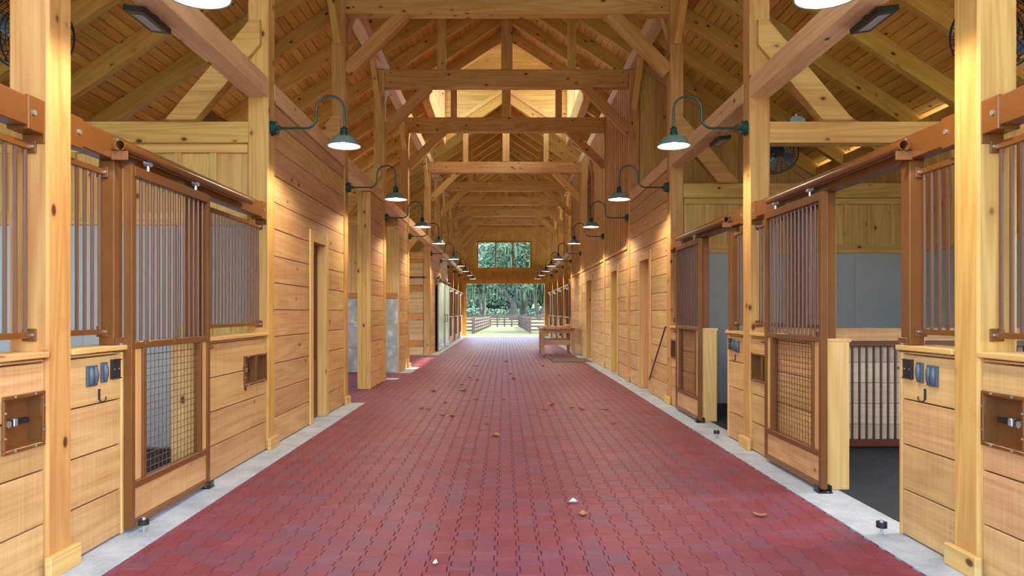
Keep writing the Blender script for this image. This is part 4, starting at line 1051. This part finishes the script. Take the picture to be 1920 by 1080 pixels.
sc1 = put('paper_scrap', leaf_mesh(.03, .06, .02), None, (lambda y, u_: ((u_ - 946) * y / 1350, y, .002))(CAMZ * 1350 / (943 - 584.5), 1075)); sc1.data.materials.clear(); sc1.data.materials.append(M['paper']); tag(sc1, 'small pale blue scrap on the pavers in the right foreground', 'scrap')
sc2 = put('paper_scrap', leaf_mesh(.012, .05, .01), None, (lambda y, u_: ((u_ - 946) * y / 1350, y, .002))(CAMZ * 1350 / (1058 - 584.5), 816)); sc2.data.materials.clear(); sc2.data.materials.append(M['paper']); tag(sc2, 'tiny white scrap on the pavers at the bottom of the view', 'scrap')

# ------------------------------------------------------------------ outside: fences and trees
def fence(pts, lab, rails=4, h=.95):
    t = thing('plank_fence', lab, 'fence', (pts[0][0], pts[0][1], -.09), 'paddock fences')
    for p in pts: bx('fence_post', p[0] - .07, p[0] + .07, p[1] - .07, p[1] + .07, -.09, h, 'fence', t)
    for a, b in zip(pts, pts[1:]):
        for r in range(rails): z = .14 + r * (h - .24) / (rails - 1); beam('fence_rail', (a[0], a[1], z), (b[0], b[1], z), .03, .12, 'fence', t)
    return t
fence([(-2.1 - 2.4 * k, 47.8 - .1 * k) for k in range(5)], 'grey plank fence running off left from the lane')
fence([(-2.05 + .06 * k, 49 + 2.1 * k) for k in range(11)], 'grey plank fence along the left side of the grass lane')
fence([(1.75 + 2.3 * k, 49.4 + .1 * k) for k in range(5)], 'grey plank fence running off right from the lane')
fence([(1.72 - .03 * k, 51.5 + 2.1 * k) for k in range(10)], 'grey plank fence along the right side of the grass lane')
fence([(-1.4 + .7 * k, 70.4) for k in range(5)], 'grey plank fence closing the far end of the lane')
fence([(-20 + 3.2 * k, 118) for k in range(14)], 'distant plank fence across the field in front of the oaks')

def trunk_mesh(segs, mat='bark'):
    g = []
    for pts, r0, r1 in segs:
        P_ = [Vector(p) for p in pts]; Q = []
        for a, b in zip(P_, P_[1:]):
            for k in range(4): Q.append(a.lerp(b, k / 4))
        Q.append(P_[-1]); g.append(tube_geom(Q, r0, 10, r1))
    return pack(g, mat, True)
def crown_mesh(seed, n, clumps, size, mat):
    rg = np.random.default_rng(seed); V, F = [], []
    cl = np.array(clumps); idx = rg.integers(0, len(cl), n)
    d = rg.normal(size=(n, 3)); d /= np.linalg.norm(d, axis=1)[:, None]; rad = rg.uniform(.25, 1, n) ** .5
    ctr = cl[idx, :3] + d * rad[:, None] * cl[idx, 3:6]
    for c in ctr:
        a = rg.normal(size=3); a /= np.linalg.norm(a); b = np.cross(a, rg.normal(size=3)); b /= np.linalg.norm(b); s_ = size * rg.uniform(.6, 1.3)
        o = len(V); V += [tuple(c - a * s_), tuple(c + b * s_ * .5), tuple(c + a * s_), tuple(c - b * s_ * .5)]; F.append((o, o + 1, o + 2, o + 3))
    me = bpy.data.meshes.new('crown'); me.from_pydata(V, [], F); me.materials.append(M[mat]); return me
def moss_mesh(seed, n, clumps):
    rg = np.random.default_rng(seed); V, F = [], []; cl = np.array(clumps)
    for k in range(n):
        c = cl[rg.integers(0, len(cl))]; p = c[:3] + rg.uniform(-1, 1, 3) * c[3:6] * np.array((1, 1, .3)); p[2] -= c[5] * .5
        L = rg.uniform(1.0, 3.2); w = rg.uniform(.05, .14); a = rg.uniform(0, 6.28); dx, dy = math.cos(a) * w, math.sin(a) * w; o = len(V)
        V += [(p[0] - dx, p[1] - dy, p[2]), (p[0] + dx, p[1] + dy, p[2]), (p[0] + dx * .9, p[1] + dy * .9, p[2] - L * .5), (p[0] - dx * .9, p[1] - dy * .9, p[2] - L * .5), (p[0], p[1], p[2] - L)]
        F += [(o, o + 1, o + 2, o + 3), (o + 3, o + 2, o + 4)]
    me = bpy.data.meshes.new('moss'); me.from_pydata(V, [], F); me.materials.append(M['moss']); return me
def tree(x, y, lab, tm, cm, mm, grp, name='oak_tree', sc=1.0, rz=0.0):
    t = thing(name, lab, 'tree', (x, y, -.1), grp)
    for nm, me, st in (('trunk', tm, 0), ('foliage', cm, 1), ('hanging_moss', mm, 1)):
        if me is None: continue
        o = bpy.data.objects.new(nm, me); link(o, t); o.rotation_euler = (0, 0, rz); o.scale = (sc,) * 3
        if st: o['kind'] = 'stuff'
T1 = trunk_mesh([([(0, 0, 0), (.05, 0, 1.3), (0, 0, 3.3)], .95, .62), ([(0, 0, 2.9), (-1.1, 0, 4.4), (-2.2, .3, 6.2), (-3.6, .3, 8), (-6, 0, 10)], .48, .16), ([(0, 0, 2.9), (.5, .3, 5), (.6, .8, 8), (1.5, 1, 12)], .42, .14), ([(-1.1, 0, 4.4), (-4, 1, 5.4), (-8, 2, 5.2)], .2, .08), ([(.6, .8, 8), (3.5, -1, 11)], .2, .08)])
T2 = trunk_mesh([([(0, 0, 0), (-.05, 0, 2), (.3, 0, 4.2), (.9, 0, 6.6)], .82, .55), ([(.9, 0, 6.3), (1.8, 0, 8.5), (4, .5, 11), (6, 0, 13)], .4, .14), ([(.6, 0, 5.5), (-.4, .4, 8), (-1.2, 0, 12)], .35, .12), ([(.6, 0, 5.2), (3, .4, 6.2), (6.5, 1, 6.8)], .25, .08)])
T3 = trunk_mesh([([(0, 0, 0), (-.5, 0, 2.2), (-1.0, .2, 5), (-1.2, .4, 9)], .5, .2), ([(.1, 0, .3), (.9, 0, 2.5), (1.2, 0, 6), (2, 0, 10)], .42, .15), ([(-.7, 0, 3.2), (.3, .3, 6), (.2, 0, 10)], .22, .1)])
CL1 = [(-6, 0, 10.5, 4.5, 4, 2.2), (-2, 1, 12.5, 4.5, 4, 3), (3, 0, 12, 4.5, 4, 2.6), (-9, 2, 7.2, 3.5, 3.5, 1.8), (0, -1, 15, 5, 5, 2.5), (6, 1, 9.5, 3, 3.5, 2), (-4.5, 1.5, 6.8, 2.4, 2.5, 1.2)]
CL2 = [(5, 0, 12.5, 4.5, 4, 2.5), (0, 0, 13, 4.5, 4, 3), (8, 1, 8.4, 4, 3.5, 2.3), (-2, 1, 10, 2.5, 3, 1.8), (2, 0, 16, 5, 5, 2.5), (6, 0, 6.2, 3, 3, 1.2)]
CL3 = [(-1, 0, 10.5, 3.5, 3.5, 3), (2.5, 0, 9, 3, 3, 3), (0, 0, 14, 4, 4, 3.5), (-2.5, .5, 6.5, 2, 2, 1.8), (4, 0, 6, 2, 2, 1.6)]
BGC = [(0, 0, 8, 6, 4, 6), (4, 0, 13, 5, 4, 5), (-4, 0, 13, 5, 4, 5), (0, 0, 19, 5, 4, 5), (6, 0, 5, 3.5, 3, 4), (-6, 0, 5, 3.5, 3, 4)]
C1 = crown_mesh(1, 13000, CL1, .34, 'leaf'); C2 = crown_mesh(2, 12000, CL2, .34, 'leaf'); C3 = crown_mesh(3, 9000, CL3, .32, 'leaf')
B1 = crown_mesh(4, 14000, BGC, .48, 'leaf2'); B2 = crown_mesh(5, 14000, BGC, .48, 'leaf')
M1 = moss_mesh(6, 420, CL1); M2 = moss_mesh(7, 360, CL2); M3 = moss_mesh(8, 260, CL3)
T4 = trunk_mesh([([(0, 0, 0), (.2, 0, 4), (0, 0, 12)], .45, .2)])
TY = 140.0
tx = lambda u_, y: (u_ - 946) * y / 1350
tree(tx(963, TY), TY, 'mossy live oak with a forked trunk, left of the two big trunks', T1, C1, M1, 'oaks beyond the fences')
tree(tx(981, TY + 4), TY + 4, 'mossy live oak with a thick upright trunk, right of the forked one', T2, C2, M2, 'oaks beyond the fences')
tree(tx(1011, TY), TY, 'slender double-stemmed oak at the right of the far doorway', T3, C3, M3, 'oaks beyond the fences')
tree(tx(905, 165), 165, 'mossy oak at the left of the far doorway view', T3, C2, M2, 'oaks beyond the fences', rz=2.2)
tree(-13.5, 54, 'large oak added to shade the ground, left of the barn end', T2, C2, None, 'added shade oaks by the barn', sc=.9, rz=1.1)  # both near oaks are added out of view to shade the ground
tree(13.5, 55, 'large oak added to shade the ground, right of the barn end', T2, C2, None, 'added shade oaks by the barn', sc=.9, rz=3.6)
bl = ['far tree at the left end of the woods', 'far tree left of the doorway view', 'far tree in the woods seen at the left door jamb', 'far tree in the woods left of centre', 'far tree in the woods behind the forked oak', 'far tree in the woods behind the thick oak', 'far tree in the woods seen at the right door jamb', 'far tree right of the doorway view', 'far tree at the right end of the woods']
for k in range(9):
    y = 205 + 14 * (k % 3); tree((k - 4) * 7.2 + 1, y, bl[k], T4, (B1, B2)[k % 2], None, 'woods behind the pasture', 'woodland_tree', 1.15 if k % 2 else 1.3, k * 1.3)
bs = ['low dark bush under the left woods', 'low dark bush under the woods left of centre', 'low dark bush behind the forked oak', 'low dark bush under the right woods']
BS = crown_mesh(9, 3500, [(0, 0, 1.2, 5, 2, 1.4), (5, 0, 1.0, 4, 2, 1.2), (-5, 0, 1.0, 4, 2, 1.2)], .35, 'leaf')
for k in range(4):
    o = bpy.data.objects.new('field_bush', BS); link(o); o.location = (-22 + k * 15, 196, -.1); o['kind'] = 'thing'; tag(o, bs[k], 'bush', 'bushes at the wood edge')
